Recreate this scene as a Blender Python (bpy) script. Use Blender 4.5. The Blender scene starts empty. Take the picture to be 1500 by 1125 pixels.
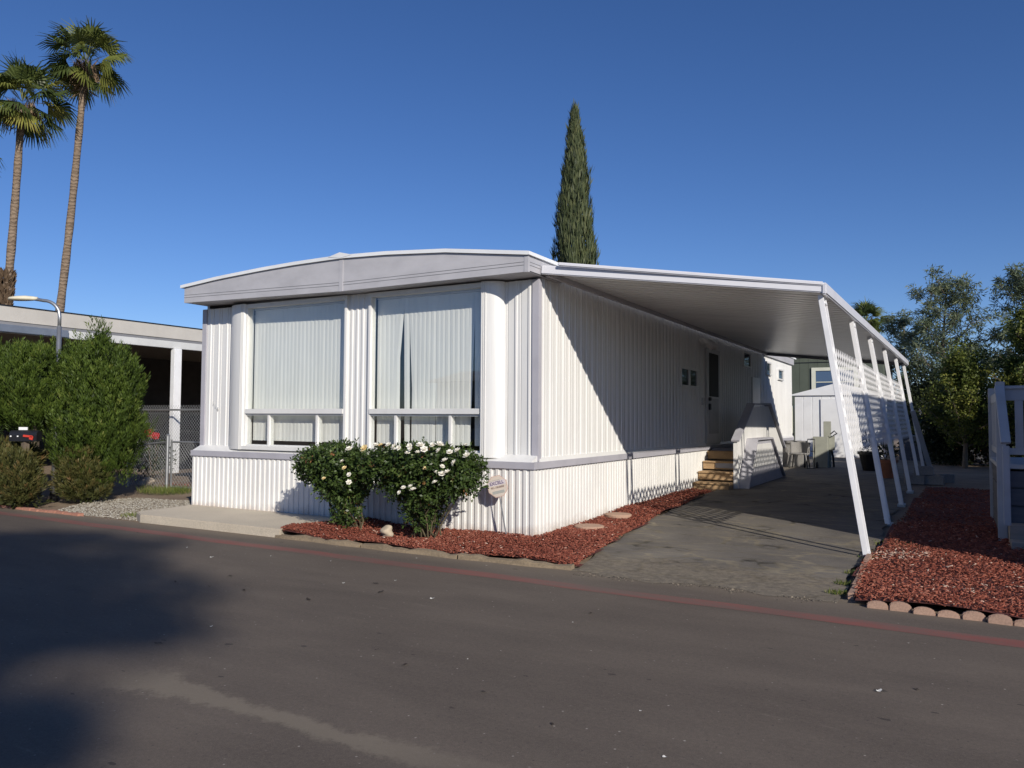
import bpy, bmesh, math, random
import numpy as np
from mathutils import Vector, Matrix
random.seed(7); rng = np.random.default_rng(11)
scene = bpy.context.scene
COL = scene.collection
R = math.radians

# ------------------------------------------------------------------ materials
MATS = {}
def nodes_of(name):
    m = bpy.data.materials.new(name); m.use_nodes = True
    nt = m.node_tree
    return m, nt, nt.nodes['Principled BSDF']
def N(nt, typ, **kw):
    n = nt.nodes.new(typ)
    for k, v in kw.items():
        if k.startswith('i_'):
            n.inputs[k[2:].replace('_', ' ')].default_value = v
        else: setattr(n, k, v)
    return n
def coords(nt, scale=(1,1,1)):
    tc = N(nt, 'ShaderNodeTexCoord'); mp = N(nt, 'ShaderNodeMapping')
    mp.inputs['Scale'].default_value = scale
    nt.links.new(tc.outputs['Object'], mp.inputs['Vector'])
    return mp.outputs['Vector']
def noise(nt, vec, scale, detail=6, rough=.6):
    n = N(nt, 'ShaderNodeTexNoise'); n.inputs['Scale'].default_value = scale
    n.inputs['Detail'].default_value = detail; n.inputs['Roughness'].default_value = rough
    nt.links.new(vec, n.inputs['Vector']); return n.outputs['Fac']
def ramp(nt, fac, stops):
    r = N(nt, 'ShaderNodeValToRGB'); e = r.color_ramp.elements
    while len(e) < len(stops): e.new(.5)
    for el, (p, c) in zip(e, stops):
        el.position = p; el.color = (*c, 1) if len(c) == 3 else c
    nt.links.new(fac, r.inputs['Fac']); return r.outputs['Color']
def mixc(nt, fac, a, b, mode='MIX'):
    m = N(nt, 'ShaderNodeMix', data_type='RGBA', blend_type=mode)
    for s, v in ((m.inputs['Factor'], fac), (m.inputs[6], a), (m.inputs[7], b)):
        if isinstance(v, (int, float)): s.default_value = v
        elif isinstance(v, tuple): s.default_value = (*v, 1)
        else: nt.links.new(v, s)
    return m.outputs[2]
def bump(nt, b, h, strength=.3, dist=.01):
    n = N(nt, 'ShaderNodeBump'); n.inputs['Strength'].default_value = strength; n.inputs['Distance'].default_value = dist
    nt.links.new(h, n.inputs['Height']); nt.links.new(n.outputs['Normal'], b.inputs['Normal'])
def simple(name, col, rough=.5, var=.12, scale=3, metal=0, bmp=0, stretch=(1,1,1), spec=.5, fine=0, dirt=0):
    m, nt, b = nodes_of(name); v = coords(nt, stretch)
    f = noise(nt, v, scale)
    lo = tuple(c*(1-var*1.6) for c in col); hi = tuple(min(1, c*(1+var)) for c in col)
    c = ramp(nt, f, [(.3, lo), (.52, col), (.72, hi)])
    if fine:
        g = noise(nt, coords(nt), fine, 3, .7)
        c = mixc(nt, .5, c, ramp(nt, g, [(.3, tuple(k*.6 for k in col)), (.7, tuple(min(1, k*1.35) for k in col))]))
        if bmp: bump(nt, b, g, bmp)
    elif bmp: bump(nt, b, f, bmp)
    if dirt:
        v2 = coords(nt); st = noise(nt, coords(nt, (9,9,.35)), 1.4, 4, .7)
        c = mixc(nt, ramp(nt, st, [(.50, (0,0,0)), (.72, (dirt,dirt,dirt))]), c, (.50,.47,.42))
        sp = N(nt, 'ShaderNodeSeparateXYZ'); nt.links.new(v2, sp.inputs[0]); ad = N(nt, 'ShaderNodeMath', operation='MULTIPLY_ADD')
        ad.inputs[1].default_value = .45; nt.links.new(noise(nt, v2, 3.5, 6, .75), ad.inputs[0]); nt.links.new(sp.outputs['Z'], ad.inputs[2])
        c = mixc(nt, ramp(nt, ad.outputs[0], [(.16, (.75,.75,.75)), (.36, (0,0,0))]), c, (.42,.32,.25))
    nt.links.new(c, b.inputs['Base Color'])
    b.inputs['Roughness'].default_value = rough; b.inputs['Metallic'].default_value = metal
    b.inputs['Specular IOR Level'].default_value = spec
    MATS[name] = m; return m
def leafmat(name, stops, trans=.25, rough=.55):
    m, nt, b = nodes_of(name)
    a = N(nt, 'ShaderNodeAttribute', attribute_name='tint')
    c = ramp(nt, a.outputs['Fac'], stops)
    nt.links.new(c, b.inputs['Base Color']); b.inputs['Roughness'].default_value = rough
    b.inputs['Specular IOR Level'].default_value = .3
    t = N(nt, 'ShaderNodeBsdfTranslucent'); nt.links.new(c, t.inputs['Color'])
    mx = N(nt, 'ShaderNodeMixShader'); mx.inputs[0].default_value = trans
    nt.links.new(b.outputs[0], mx.inputs[1]); nt.links.new(t.outputs[0], mx.inputs[2])
    nt.links.new(mx.outputs[0], nt.nodes['Material Output'].inputs['Surface'])
    MATS[name] = m; return m

WHITE = simple('white_painted_siding', (.75,.742,.715), .33, .045, 1.3, stretch=(1,1,.25), dirt=.2)
SKIRT = simple('white_skirting_paint', (.76,.75,.72), .5, .05, 2.0, stretch=(1,1,.5), dirt=.22)
TRIM = simple('grey_lavender_trim', (.43,.42,.455), .5, .06, 2.5)
FASC = simple('grey_fascia_paint', (.485,.475,.49), .45, .09, 1.6, stretch=(1,1,2))
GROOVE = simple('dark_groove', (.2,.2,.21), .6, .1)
ROOFW = simple('white_roof_coating', (.80,.81,.81), .6, .06, 2, bmp=.1)
AWN = simple('white_awning_metal', (.74,.74,.725), .3, .06, 1.0, stretch=(.4,3,1))
AWNE = simple('awning_edge_paint', (.66,.66,.69), .38, .04, 2)
POSTW = simple('white_post_paint', (.80,.80,.80), .5, .05, 4)
LATT = simple('white_lattice', (.84,.83,.82), .55, .05, 5)
BLIND = simple('vertical_blind_vinyl', (.84,.825,.795), .6, .05, 3, stretch=(1,1,.2))
DARKIN = simple('dark_interior', (.035,.033,.03), .9, .2)
DOORW = simple('door_paint', (.50,.50,.50), .4, .06, 2)
DARKG = simple('dark_screen', (.014,.015,.016), .6, .2, spec=.2)
BLACK = simple('black_metal', (.015,.015,.017), .35, .2)
BROWN = simple('tan_step_carpet', (.42,.28,.15), .9, .22, 4, bmp=.3, fine=90)
GREYW = simple('grey_step_paint', (.30,.30,.33), .6, .1, 3)
CAPG = simple('grey_cap_board', (.42,.415,.45), .55, .08, 3)
CONC = simple('pale_concrete', (.54,.47,.365), .85, .12, 1.4, bmp=.15, fine=60)
CONCG = simple('grey_concrete_block', (.26,.25,.235), .9, .18, 4, bmp=.2, fine=50)
GALV = simple('galvanised_steel', (.42,.43,.44), .38, .1, 5, metal=.75)
GALVP = simple('chain_link_wire', (.40,.41,.41), .45, .1, 5, metal=.35)
LAMPH = simple('lamp_head_cream', (.70,.64,.48), .45, .06, 5)
BEIGE = simple('beige_fascia', (.52,.49,.44), .6, .06, 1.5)
BEAMW = simple('carport_white_beam', (.62,.62,.60), .5, .06, 2)
BRICKP = simple('pink_brick', (.40,.19,.13), .9, .22, 6, bmp=.3, fine=80)
EDGER = simple('scalloped_concrete', (.37,.24,.175), .9, .2, 5, bmp=.3, fine=70)
STONE = simple('pale_stone', (.45,.37,.27), .85, .2, 8, bmp=.3)
STEPST = simple('stepping_stone_concrete', (.42,.27,.19), .9, .12, 6, bmp=.2, fine=60)
RED = simple('red_plastic_lens', (.55,.015,.02), .15, .1)
FLAG = simple('red_flag_paint', (.55,.05,.03), .4, .1)
CARP = simple('dark_car_paint', (.008,.008,.011), .3, .1, spec=.3)
GREENS = simple('dark_green_siding', (.085,.10,.075), .7, .1, 2)
CREAM = simple('cream_window_trim', (.66,.66,.54), .5, .05)
SHEDW = simple('white_shed_metal', (.80,.80,.79), .5, .04, 2)
BARK = simple('grey_brown_bark', (.16,.125,.09), .95, .25, 6, bmp=.5, fine=30)
STEMM = simple('rose_stem', (.10,.082,.045), .8, .3, 9)
TERRA = simple('terracotta', (.33,.13,.07), .8, .15, 5)
PEDG = simple('utility_grey_green', (.34,.345,.29), .6, .1, 4)
RAILG = simple('porch_grey_white_paint', (.38,.40,.43), .6, .08, 3)
DECKD = simple('dark_deck_board', (.10,.105,.12), .75, .18, 4, stretch=(.3,3,3))
NOSING = simple('weathered_board', (.28,.25,.22), .85, .2, 4, stretch=(.3,3,3))
NEIGH = simple('neighbour_siding', (.35,.34,.32), .7, .08, 2)
BRNWALL = simple('brown_brick_wall', (.24,.12,.07), .9, .25, 10, bmp=.2)
WOODE = simple('weathered_edging_wood', (.26,.20,.13), .95, .28, 5, bmp=.4, stretch=(.4,3,3), fine=40)
SIGNF = simple('sign_face', (.66,.58,.50), .5, .04, 10)
SIGNE = simple('sign_rim', (.62,.44,.37), .5, .04, 10)
SIGNB = simple('sign_band', (.66,.60,.62), .5, .04, 10)
INK = simple('purple_ink', (.10,.07,.17), .6, .02)
INKB = simple('brown_ink', (.28,.2,.17), .6, .02)
INKG = simple('grey_print', (.40,.41,.38), .6, .05)
NUMG = simple('house_number_grey', (.50,.50,.49), .5, .05)
PETAL = simple('rose_petal', (.82,.79,.70), .6, .05, 20)
PETALY = simple('cream_rose_petal', (.80,.66,.36), .6, .08, 20)
LITTER = simple('fallen_petal', (.75,.73,.66), .7, .1, 20)
DRYLEAF = simple('dry_leaf', (.05,.035,.025), .8, .3, 20)
BARKP = None

def palm_bark():
    m, nt, b = nodes_of('palm_bark'); v = coords(nt)
    w = N(nt, 'ShaderNodeTexWave', wave_type='BANDS', bands_direction='Z')
    w.inputs['Scale'].default_value = 1.9; w.inputs['Distortion'].default_value = 7; w.inputs['Detail'].default_value = 4; w.inputs['Detail Scale'].default_value = 2
    nt.links.new(v, w.inputs['Vector'])
    c = mixc(nt, .6, ramp(nt, w.outputs['Fac'], [(.1, (.14,.10,.07)), (.8, (.26,.195,.14))]),
             ramp(nt, noise(nt, v, 3), [(.3, (.13,.095,.065)), (.7, (.30,.225,.16))]))
    nt.links.new(c, b.inputs['Base Color']); b.inputs['Roughness'].default_value = .95
    bump(nt, b, w.outputs['Fac'], .6, .05); return m
BARKP = palm_bark()

def glassmat(name, tint=(1,1,1), base=.10):
    m, nt, b = nodes_of(name); nt.nodes.remove(b)
    g = N(nt, 'ShaderNodeBsdfGlossy'); g.inputs['Roughness'].default_value = .01; g.inputs['Color'].default_value = (.95,.97,1,1)
    t = N(nt, 'ShaderNodeBsdfTransparent'); t.inputs['Color'].default_value = (*tint, 1)
    lwt = N(nt, 'ShaderNodeLayerWeight'); lwt.inputs['Blend'].default_value = .5
    pw = N(nt, 'ShaderNodeMath', operation='POWER'); pw.inputs[1].default_value = 4; nt.links.new(lwt.outputs['Facing'], pw.inputs[0])
    ad = N(nt, 'ShaderNodeMath', operation='MULTIPLY_ADD'); ad.inputs[1].default_value = 1-base; ad.inputs[2].default_value = base; ad.use_clamp = True
    nt.links.new(pw.outputs[0], ad.inputs[0])
    mx = N(nt, 'ShaderNodeMixShader'); nt.links.new(ad.outputs[0], mx.inputs[0])
    nt.links.new(t.outputs[0], mx.inputs[1]); nt.links.new(g.outputs[0], mx.inputs[2])
    nt.links.new(mx.outputs[0], nt.nodes['Material Output'].inputs['Surface'])
    return m
GLASS = glassmat('window_glass', (.965,.975,.965), .075)
CARGL = simple('car_window_glass', (.008,.008,.009), .35, .1, spec=.2)
def sky_glass(nm='reflecting_dark_glass', base=(.02,.03,.045,1), spec=.5):
    m, nt, b = nodes_of(nm); b.inputs['Base Color'].default_value = base
    b.inputs['Roughness'].default_value = .04; b.inputs['Specular IOR Level'].default_value = spec
    v = coords(nt); bump(nt, b, noise(nt, v, 3, 2), .05); return m
DGLASS = sky_glass(); BGLASS = sky_glass('bluish_window_glass', (.06,.10,.18,1), 1.0)  # BGLASS has the sky reflection put into its blue base colour

def asphalt():
    m, nt, b = nodes_of('asphalt'); v = coords(nt)
    big = noise(nt, v, .35, 5, .55)
    c = ramp(nt, big, [(.30, (.082,.064,.050)), (.5, (.122,.098,.077)), (.70, (.175,.143,.110))])
    mid = noise(nt, coords(nt, (.5,1.6,1)), 1.3, 6, .65)
    c = mixc(nt, .5, c, ramp(nt, mid, [(.34, (.078,.062,.049)), (.5, (.128,.103,.081)), (.66, (.185,.15,.116))]))
    fine = noise(nt, v, 160, 3, .75)
    c = mixc(nt, .26, c, ramp(nt, fine, [(.32, (.04,.033,.027)), (.5, (.125,.101,.080)), (.68, (.28,.23,.185))]))
    g2 = noise(nt, v, 38, 4, .8); c = mixc(nt, .20, c, ramp(nt, g2, [(.34, (.055,.045,.036)), (.5, (.122,.099,.079)), (.66, (.22,.18,.143))]))
    vs_ = N(nt, 'ShaderNodeTexVoronoi', feature='F1'); vs_.inputs['Scale'].default_value = 19; nt.links.new(v, vs_.inputs['Vector'])
    c = mixc(nt, ramp(nt, vs_.outputs['Distance'], [(.06, (.8,.8,.8)), (.15, (0,0,0))]), c, ramp(nt, vs_.outputs['Color'], [(.3, (.06,.05,.045)), (.7, (.12,.1,.085)), (.92, (.52,.47,.40))]))
    # sandy wash line running along the road
    sep = N(nt, 'ShaderNodeSeparateXYZ'); nt.links.new(v, sep.inputs[0])
    wob = noise(nt, coords(nt, (1,.3,1)), .9, 4, .5)
    def math(op, a, b_=None):
        n = N(nt, 'ShaderNodeMath', operation=op)
        for i, x in enumerate((a, b_)):
            if x is None: continue
            if isinstance(x, (int, float)): n.inputs[i].default_value = x
            else: nt.links.new(x, n.inputs[i])
        return n.outputs[0]
    yy = math('ADD', sep.outputs['Y'], math('MULTIPLY', math('SUBTRACT', wob, .5), .34))
    dist = math('ABSOLUTE', math('ADD', yy, 5.96))
    grit = math('MULTIPLY', math('SUBTRACT', noise(nt, v, 45, 5, .8), .5), .16)
    wid = ramp(nt, math('MULTIPLY', math('ADD', sep.outputs['X'], 2), .2), [(.5, (.42,.42,.42)), (.62, (1,1,1)), (.70, (1.25,1.25,1.25)), (.95, (.8,.8,.8))])
    band = ramp(nt, math('ADD', math('MULTIPLY', dist, wid), math('MULTIPLY', math('ADD', grit, math('MULTIPLY', math('SUBTRACT', noise(nt, v, 5, 5, .8), .5), .30)), .8)), [(.05, (1,1,1)), (.10, (0,0,0))])
    # dusty gutter beside the beds
    gut = ramp(nt, math('MULTIPLY', math('ADD', math('ABSOLUTE', math('ADD', yy, 1.38)), grit), 1.0), [(.10, (1,1,1)), (.48, (0,0,0))])
    xm = ramp(nt, math('MULTIPLY', math('ADD', sep.outputs['X'], 1), .25), [(.28, (0,0,0)), (.40, (1,1,1)), (.8, (1,1,1)), (1, (.25,.25,.25))])
    c = mixc(nt, math('MULTIPLY', math('MULTIPLY', band, xm), .62), c, (.25,.21,.155))
    c = mixc(nt, math('MULTIPLY', gut, .5), c, (.25,.20,.14))
    # small oil drips
    vo = N(nt, 'ShaderNodeTexVoronoi', feature='F1'); vo.inputs['Scale'].default_value = 2.1; vo.inputs['Randomness'].default_value = 1
    nt.links.new(coords(nt, (.75,1.25,1)), vo.inputs['Vector'])
    spot = math('LESS_THAN', math('ADD', vo.outputs['Distance'], math('MULTIPLY', noise(nt, v, 22), .10)), .105)
    gate = math('GREATER_THAN', noise(nt, v, .8, 2), .47)
    c = mixc(nt, math('MULTIPLY', math('MULTIPLY', spot, gate), .6), c, (.02,.018,.017))
    vo2 = N(nt, 'ShaderNodeTexVoronoi', feature='F1'); vo2.inputs['Scale'].default_value = 4.2; nt.links.new(coords(nt, (.6,1.3,1)), vo2.inputs['Vector'])
    sp2 = math('LESS_THAN', math('ADD', vo2.outputs['Distance'], math('MULTIPLY', noise(nt, v, 30), .12)), .115)
    gt2 = math('GREATER_THAN', noise(nt, v, .55, 3), .52)
    c = mixc(nt, math('MULTIPLY', math('MULTIPLY', sp2, gt2), .65), c, (.028,.023,.02))
    sc = noise(nt, coords(nt, (.8,3.2,1)), 2.6, 7, .8)
    c = mixc(nt, ramp(nt, sc, [(.62, (0,0,0)), (.74, (.55,.55,.55))]), c, (.24,.205,.165))
    nt.links.new(c, b.inputs['Base Color']); b.inputs['Roughness'].default_value = .82
    b.inputs['Specular IOR Level'].default_value = .35
    bump(nt, b, fine, .35, .006); return m
ASPH = asphalt()

def driveway_mat():
    m, nt, b = nodes_of('old_cracked_asphalt'); v = coords(nt)
    c = ramp(nt, noise(nt, v, .8, 7, .65), [(.3, (.085,.075,.066)), (.5, (.15,.132,.112)), (.7, (.235,.21,.175))])
    fine = noise(nt, v, 120, 3, .75)
    c = mixc(nt, .4, c, ramp(nt, fine, [(.3, (.045,.043,.04)), (.7, (.27,.25,.22))]))
    def crack(scale, sc, lo, hi, amt=.35):
        nn = N(nt, 'ShaderNodeTexNoise'); nn.inputs['Scale'].default_value = 2.5; nn.inputs['Detail'].default_value = 5
        nt.links.new(v, nn.inputs['Vector'])
        mp = N(nt, 'ShaderNodeMapping'); mp.inputs['Scale'].default_value = sc; nt.links.new(mixc(nt, amt, v, nn.outputs['Color'], 'ADD'), mp.inputs['Vector'])
        vo = N(nt, 'ShaderNodeTexVoronoi', feature='DISTANCE_TO_EDGE'); vo.inputs['Scale'].default_value = scale
        nt.links.new(mp.outputs['Vector'], vo.inputs['Vector'])
        return ramp(nt, vo.outputs['Distance'], [(lo, (1,1,1)), (hi, (0,0,0))])
    k1 = crack(1.5, (.5,1.35,1), .008, .038); k2 = crack(4.5, (.5,1.9,1), .015, .10, .22)
    gate = ramp(nt, noise(nt, v, .9, 3), [(.44, (0,0,0)), (.6, (1,1,1))])
    k = mixc(nt, 1.0, k1, mixc(nt, 1.0, k2, gate, 'MULTIPLY'), 'ADD')
    kc = ramp(nt, noise(nt, v, 1.7, 4), [(.36, (.035,.032,.028)), (.52, (.20,.172,.125)), (.7, (.29,.25,.18))])
    c = mixc(nt, k, c, kc)
    sy = N(nt, 'ShaderNodeSeparateXYZ'); nt.links.new(v, sy.inputs[0]); ma = N(nt, 'ShaderNodeMath', operation='MULTIPLY_ADD'); ma.inputs[1].default_value = 1.5
    nt.links.new(noise(nt, v, 1.8, 6, .7), ma.inputs[0]); nt.links.new(sy.outputs['Y'], ma.inputs[2])
    c = mixc(nt, ramp(nt, ma.outputs[0], [(0, (.62,.62,.62)), (.25, (0,0,0))]), c, ramp(nt, noise(nt, v, 14, 5, .75), [(.35, (.10,.085,.065)), (.65, (.29,.24,.17))]))
    dn = noise(nt, coords(nt, (.7,1.4,1)), 2.2, 7, .75)
    c = mixc(nt, ramp(nt, dn, [(.52, (0,0,0)), (.75, (.5,.5,.5))]), c, (.26,.22,.155))
    nt.links.new(c, b.inputs['Base Color']); b.inputs['Roughness'].default_value = .88; b.inputs['Specular IOR Level'].default_value = .25
    bump(nt, b, mixc(nt, .5, fine, k), .4, .01); return m
DRIVE = driveway_mat()

def dirt_mat():
    m, nt, b = nodes_of('dry_dirt'); v = coords(nt)
    c = ramp(nt, noise(nt, v, 1.2, 7, .65), [(.3, (.13,.085,.055)), (.5, (.24,.165,.105)), (.72, (.36,.28,.19))])
    f = noise(nt, v, 60, 4, .8)
    c = mixc(nt, .5, c, ramp(nt, f, [(.3, (.09,.06,.04)), (.7, (.40,.31,.22))]))
    nt.links.new(c, b.inputs['Base Color']); b.inputs['Roughness'].default_value = .95; bump(nt, b, f, .6, .02); return m
DIRT = dirt_mat()
def stripe_mat():
    m, nt, b = nodes_of('worn_red_paint'); v = coords(nt)
    n1 = noise(nt, coords(nt, (.35,2.5,1)), 2.2, 6, .7); n2 = noise(nt, v, 110, 3, .8)
    c = ramp(nt, noise(nt, v, .9), [(.3, (.215,.055,.045)), (.7, (.30,.085,.066))])
    w = mixc(nt, .5, n1, n2)
    c = mixc(nt, ramp(nt, w, [(.42, (.1,.1,.1)), (.58, (.95,.95,.95))]), c, (.135,.105,.085))
    nt.links.new(c, b.inputs['Base Color']); b.inputs['Roughness'].default_value = .8; return m
STRIPE = stripe_mat()
CHIP = leafmat('red_mulch_chip', [(0,(.07,.018,.011)), (.3,(.20,.050,.030)), (.65,(.32,.105,.066)), (.9,(.42,.185,.125)), (1,(.56,.42,.33))], 0, .85)
GRAVEL = leafmat('pale_gravel_stone', [(0,(.18,.15,.11)), (.5,(.36,.32,.25)), (1,(.58,.55,.47))], 0, .85)
simple_rub = leafmat('asphalt_rubble', [(0,(.05,.045,.04)), (.5,(.14,.12,.095)), (1,(.30,.25,.18))], 0, .9)
MULCHB = simple('mulch_soil', (.12,.03,.022), .95, .3, 8, bmp=.5, fine=60)
HEDGE = leafmat('conifer_sprays', [(0,(.018,.032,.007)), (.4,(.058,.095,.014)), (.75,(.115,.165,.026)), (1,(.22,.215,.055))], .2)
LOWH = leafmat('olive_shrub_sprays', [(0,(.040,.045,.015)), (.4,(.085,.092,.026)), (.7,(.14,.12,.04)), (1,(.21,.11,.045))], .2)
ROSEL = leafmat('rose_leaves', [(0,(.022,.040,.012)), (.45,(.056,.092,.022)), (.85,(.115,.165,.045)), (.93,(.17,.19,.06)), (1,(.27,.13,.055))], .25, .38)
CYPL = leafmat('cypress_sprays', [(0,(.024,.034,.016)), (.5,(.066,.085,.034)), (1,(.145,.155,.065))], .12)
PALML = leafmat('palm_fronds', [(0,(.040,.062,.020)), (.4,(.095,.125,.034)), (.75,(.20,.215,.05)), (1,(.36,.32,.08))], .3, .4)
PALMD = leafmat('dead_palm_fronds', [(0,(.12,.08,.05)), (1,(.34,.24,.15))], .1, .8)
ACAC = leafmat('acacia_leaves', [(0,(.055,.080,.048)), (.5,(.130,.165,.095)), (1,(.24,.26,.14))], .3)
BUSHT = leafmat('citrus_leaves', [(0,(.040,.062,.014)), (.5,(.11,.14,.028)), (1,(.25,.24,.045))], .3)
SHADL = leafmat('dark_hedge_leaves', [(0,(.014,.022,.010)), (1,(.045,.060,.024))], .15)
GRASS = leafmat('weed_blades', [(0,(.08,.12,.02)), (.6,(.14,.18,.04)), (1,(.34,.28,.12))], .3)

# ------------------------------------------------------------------ builders
BASE = {}
def prop(o, label=None, cat=None, group=None, kind=None):
    if label: o['label'] = label
    if cat: o['category'] = cat
    if group: o['group'] = group
    if kind: o['kind'] = kind
    return o
def link(o, parent=None, base=Vector((0,0,0))):
    COL.objects.link(o); BASE[o.name] = Vector(base)
    if parent is not None: o.parent = parent
    return o
def thing(name, loc, label, cat, group=None):
    o = bpy.data.objects.new(name, None); o.location = loc; o.empty_display_size = .2
    link(o, None, loc); return prop(o, label, cat, group)
class MB:
    def __init__(s): s.v = []; s.f = []
    def add(s, vs, fs):
        k = len(s.v); s.v += [tuple(map(float, p)) for p in vs]; s.f += [tuple(i+k for i in f) for f in fs]; return s
    def box(s, x0, x1, y0, y1, z0, z1):
        return s.add([(x,y,z) for z in (z0,z1) for x,y in ((x0,y0),(x1,y0),(x1,y1),(x0,y1))],
                     [(3,2,1,0),(4,5,6,7),(0,1,5,4),(1,2,6,5),(2,3,7,6),(3,0,4,7)])
    def bar(s, a, b, w, h, up=(0,0,1)):
        a = Vector(a); b = Vector(b); d = (b-a).normalized(); u = Vector(up)
        if abs(d.dot(u)) > .99: u = Vector((0,1,0))
        sd = d.cross(u).normalized(); u = sd.cross(d).normalized()
        vs = [p+sd*i*w/2+u*j*h/2 for p in (a,b) for i,j in ((-1,-1),(1,-1),(1,1),(-1,1))]
        return s.add(vs, [(3,2,1,0),(4,5,6,7),(0,1,5,4),(1,2,6,5),(2,3,7,6),(3,0,4,7)])
    def prism(s, poly, axis, a, b):
        def P(p, t):
            return (t,p[0],p[1]) if axis == 'x' else (p[0],t,p[1]) if axis == 'y' else (p[0],p[1],t)
        n = len(poly)
        fs = [tuple(range(n-1,-1,-1)), tuple(range(n,2*n))]+[(i,(i+1)%n,n+(i+1)%n,n+i) for i in range(n)]
        return s.add([P(p,a) for p in poly]+[P(p,b) for p in poly], fs)
    def loft(s, rings, cap=True):
        n = len(rings[0]); vs = [p for r in rings for p in r]; fs = []
        for i in range(len(rings)-1):
            for j in range(n):
                a = i*n+j; b = i*n+(j+1)%n; fs.append((a,b,b+n,a+n))
        if cap: fs += [tuple(range(n-1,-1,-1)), tuple(range((len(rings)-1)*n, len(rings)*n))]
        return s.add(vs, fs)
    def tube(s, pts, r, n=8):
        pts = [Vector(p) for p in pts]; rs = r if isinstance(r, (list, tuple)) else [r]*len(pts); rings = []
        for i, p in enumerate(pts):
            d = (pts[min(i+1, len(pts)-1)]-pts[max(i-1, 0)]).normalized()
            u = Vector((0,0,1)) if abs(d.z) < .95 else Vector((1,0,0))
            e1 = d.cross(u).normalized(); e2 = d.cross(e1)
            rings.append([p+(e1*math.cos(2*math.pi*k/n)+e2*math.sin(2*math.pi*k/n))*rs[i] for k in range(n)])
        return s.loft(rings)
    def lathe(s, c, prof, n=20):
        return s.loft([[(c[0]+r*math.cos(2*math.pi*k/n), c[1]+r*math.sin(2*math.pi*k/n), c[2]+z) for k in range(n)] for r, z in prof])
    def grid(s, f, us, vs):
        nu, nv = len(us), len(vs)
        return s.add([f(u,v) for v in vs for u in us], [(j*nu+i, j*nu+i+1, (j+1)*nu+i+1, (j+1)*nu+i) for j in range(nv-1) for i in range(nu-1)])
    def build(s, name, mat, parent=None, base=None, smooth=False, bevel=0, **kw):
        base = Vector(base) if base is not None else (BASE[parent.name] if parent is not None else Vector((0,0,0)))
        me = bpy.data.meshes.new(name)
        me.from_pydata([tuple(Vector(p)-base) for p in s.v], [], s.f); me.update()
        bm = bmesh.new(); bm.from_mesh(me); bmesh.ops.recalc_face_normals(bm, faces=bm.faces)
        if bevel: bmesh.ops.bevel(bm, geom=bm.edges[:], offset=bevel, segments=2, affect='EDGES', clamp_overlap=True)
        bm.to_mesh(me); bm.free()
        me.materials.append(mat)
        if smooth: me.polygons.foreach_set('use_smooth', [True]*len(me.polygons))
        o = bpy.data.objects.new(name, me)
        if parent is None: o.location = base
        link(o, parent, base); return prop(o, **kw)

def fastmesh(name, mat, V, F, tint, parent=None, base=None, **kw):
    """V (n,3) world, F (m,4) quads, tint per vertex"""
    base = np.array(BASE[parent.name] if parent is not None else (base if base is not None else (0,0,0)))
    V = (V-base).astype(np.float32)
    me = bpy.data.meshes.new(name); n, m, k = len(V), len(F), F.shape[1]
    me.vertices.add(n); me.vertices.foreach_set('co', V.ravel())
    me.loops.add(m*k); me.loops.foreach_set('vertex_index', F.astype(np.int32).ravel())
    me.polygons.add(m); me.polygons.foreach_set('loop_start', np.arange(0, m*k, k, dtype=np.int32))
    me.update(calc_edges=True)
    at = me.attributes.new('tint', 'FLOAT', 'POINT'); at.data.foreach_set('value', tint.astype(np.float32))
    me.materials.append(mat)
    o = bpy.data.objects.new(name, me)
    if parent is None: o.location = base
    link(o, parent, base); return prop(o, **kw)
def unit(a): return a/np.maximum(1e-9, np.linalg.norm(a, axis=1, keepdims=True))
def leafquads(P, A, L, W, tint, Nrm=None):
    n = len(P); A = unit(A)
    if Nrm is None: Nrm = rng.normal(size=(n,3))
    S = unit(np.cross(A, Nrm)); L = np.broadcast_to(L, n)[:,None]; W = np.broadcast_to(W, n)[:,None]
    V = np.stack([P, P+A*L*.5+S*W*.5, P+A*L, P+A*L*.5-S*W*.5], 1).reshape(-1,3)
    F = np.arange(4*n).reshape(n,4)
    return V, F, np.repeat(np.clip(tint,0,1), 4)
def join(parts):
    V, F, T = [], [], []; k = 0
    for v, f, t in parts:
        V.append(v); F.append(f+k); T.append(t); k += len(v)
    return np.concatenate(V), np.concatenate(F), np.concatenate(T)
def copy_tree(o, parent=None):
    c = o.copy(); COL.objects.link(c)
    if parent is not None: c.parent = parent
    for ch in list(o.children): copy_tree(ch, c)
    return c

def sm(a, b, t):
    t = np.clip((t-a)/(b-a), 0, 1); return t*t*(3-2*t)
def G(y):          # height of the yard and driveway: the drive climbs gently away from the road
    return float(-.08+.05*sm(-1.9,.2,y)+.09*sm(.2,3.4,y)+.04*sm(3.4,8,y))

# ------------------------------------------------------------------ camera, light, sky
cam = bpy.data.cameras.new('camera'); cam.sensor_width = 36; cam.lens = 1149.22/1500*36; cam.clip_end = 2000
co = bpy.data.objects.new('camera', cam); COL.objects.link(co)
yaw, pit, rol = R(29.3338), R(2.5469), R(.3358)
fw = Vector((-math.sin(yaw)*math.cos(pit), math.cos(yaw)*math.cos(pit), math.sin(pit)))
r0 = Vector((math.cos(yaw), math.sin(yaw), 0)); u0 = r0.cross(fw)
rt = math.cos(rol)*r0+math.sin(rol)*u0; up = -math.sin(rol)*r0+math.cos(rol)*u0
mw = Matrix((rt, up, -fw)).transposed().to_4x4(); mw.translation = Vector((4.7032,-9.0179,1.5)); co.matrix_world = mw
scene.camera = co
sd = Vector((1,-.75,.585)).normalized()      # towards the sun
su = bpy.data.lights.new('sun', 'SUN'); su.energy = 4.6; su.angle = R(.53); su.color = (1,.935,.84)
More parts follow.
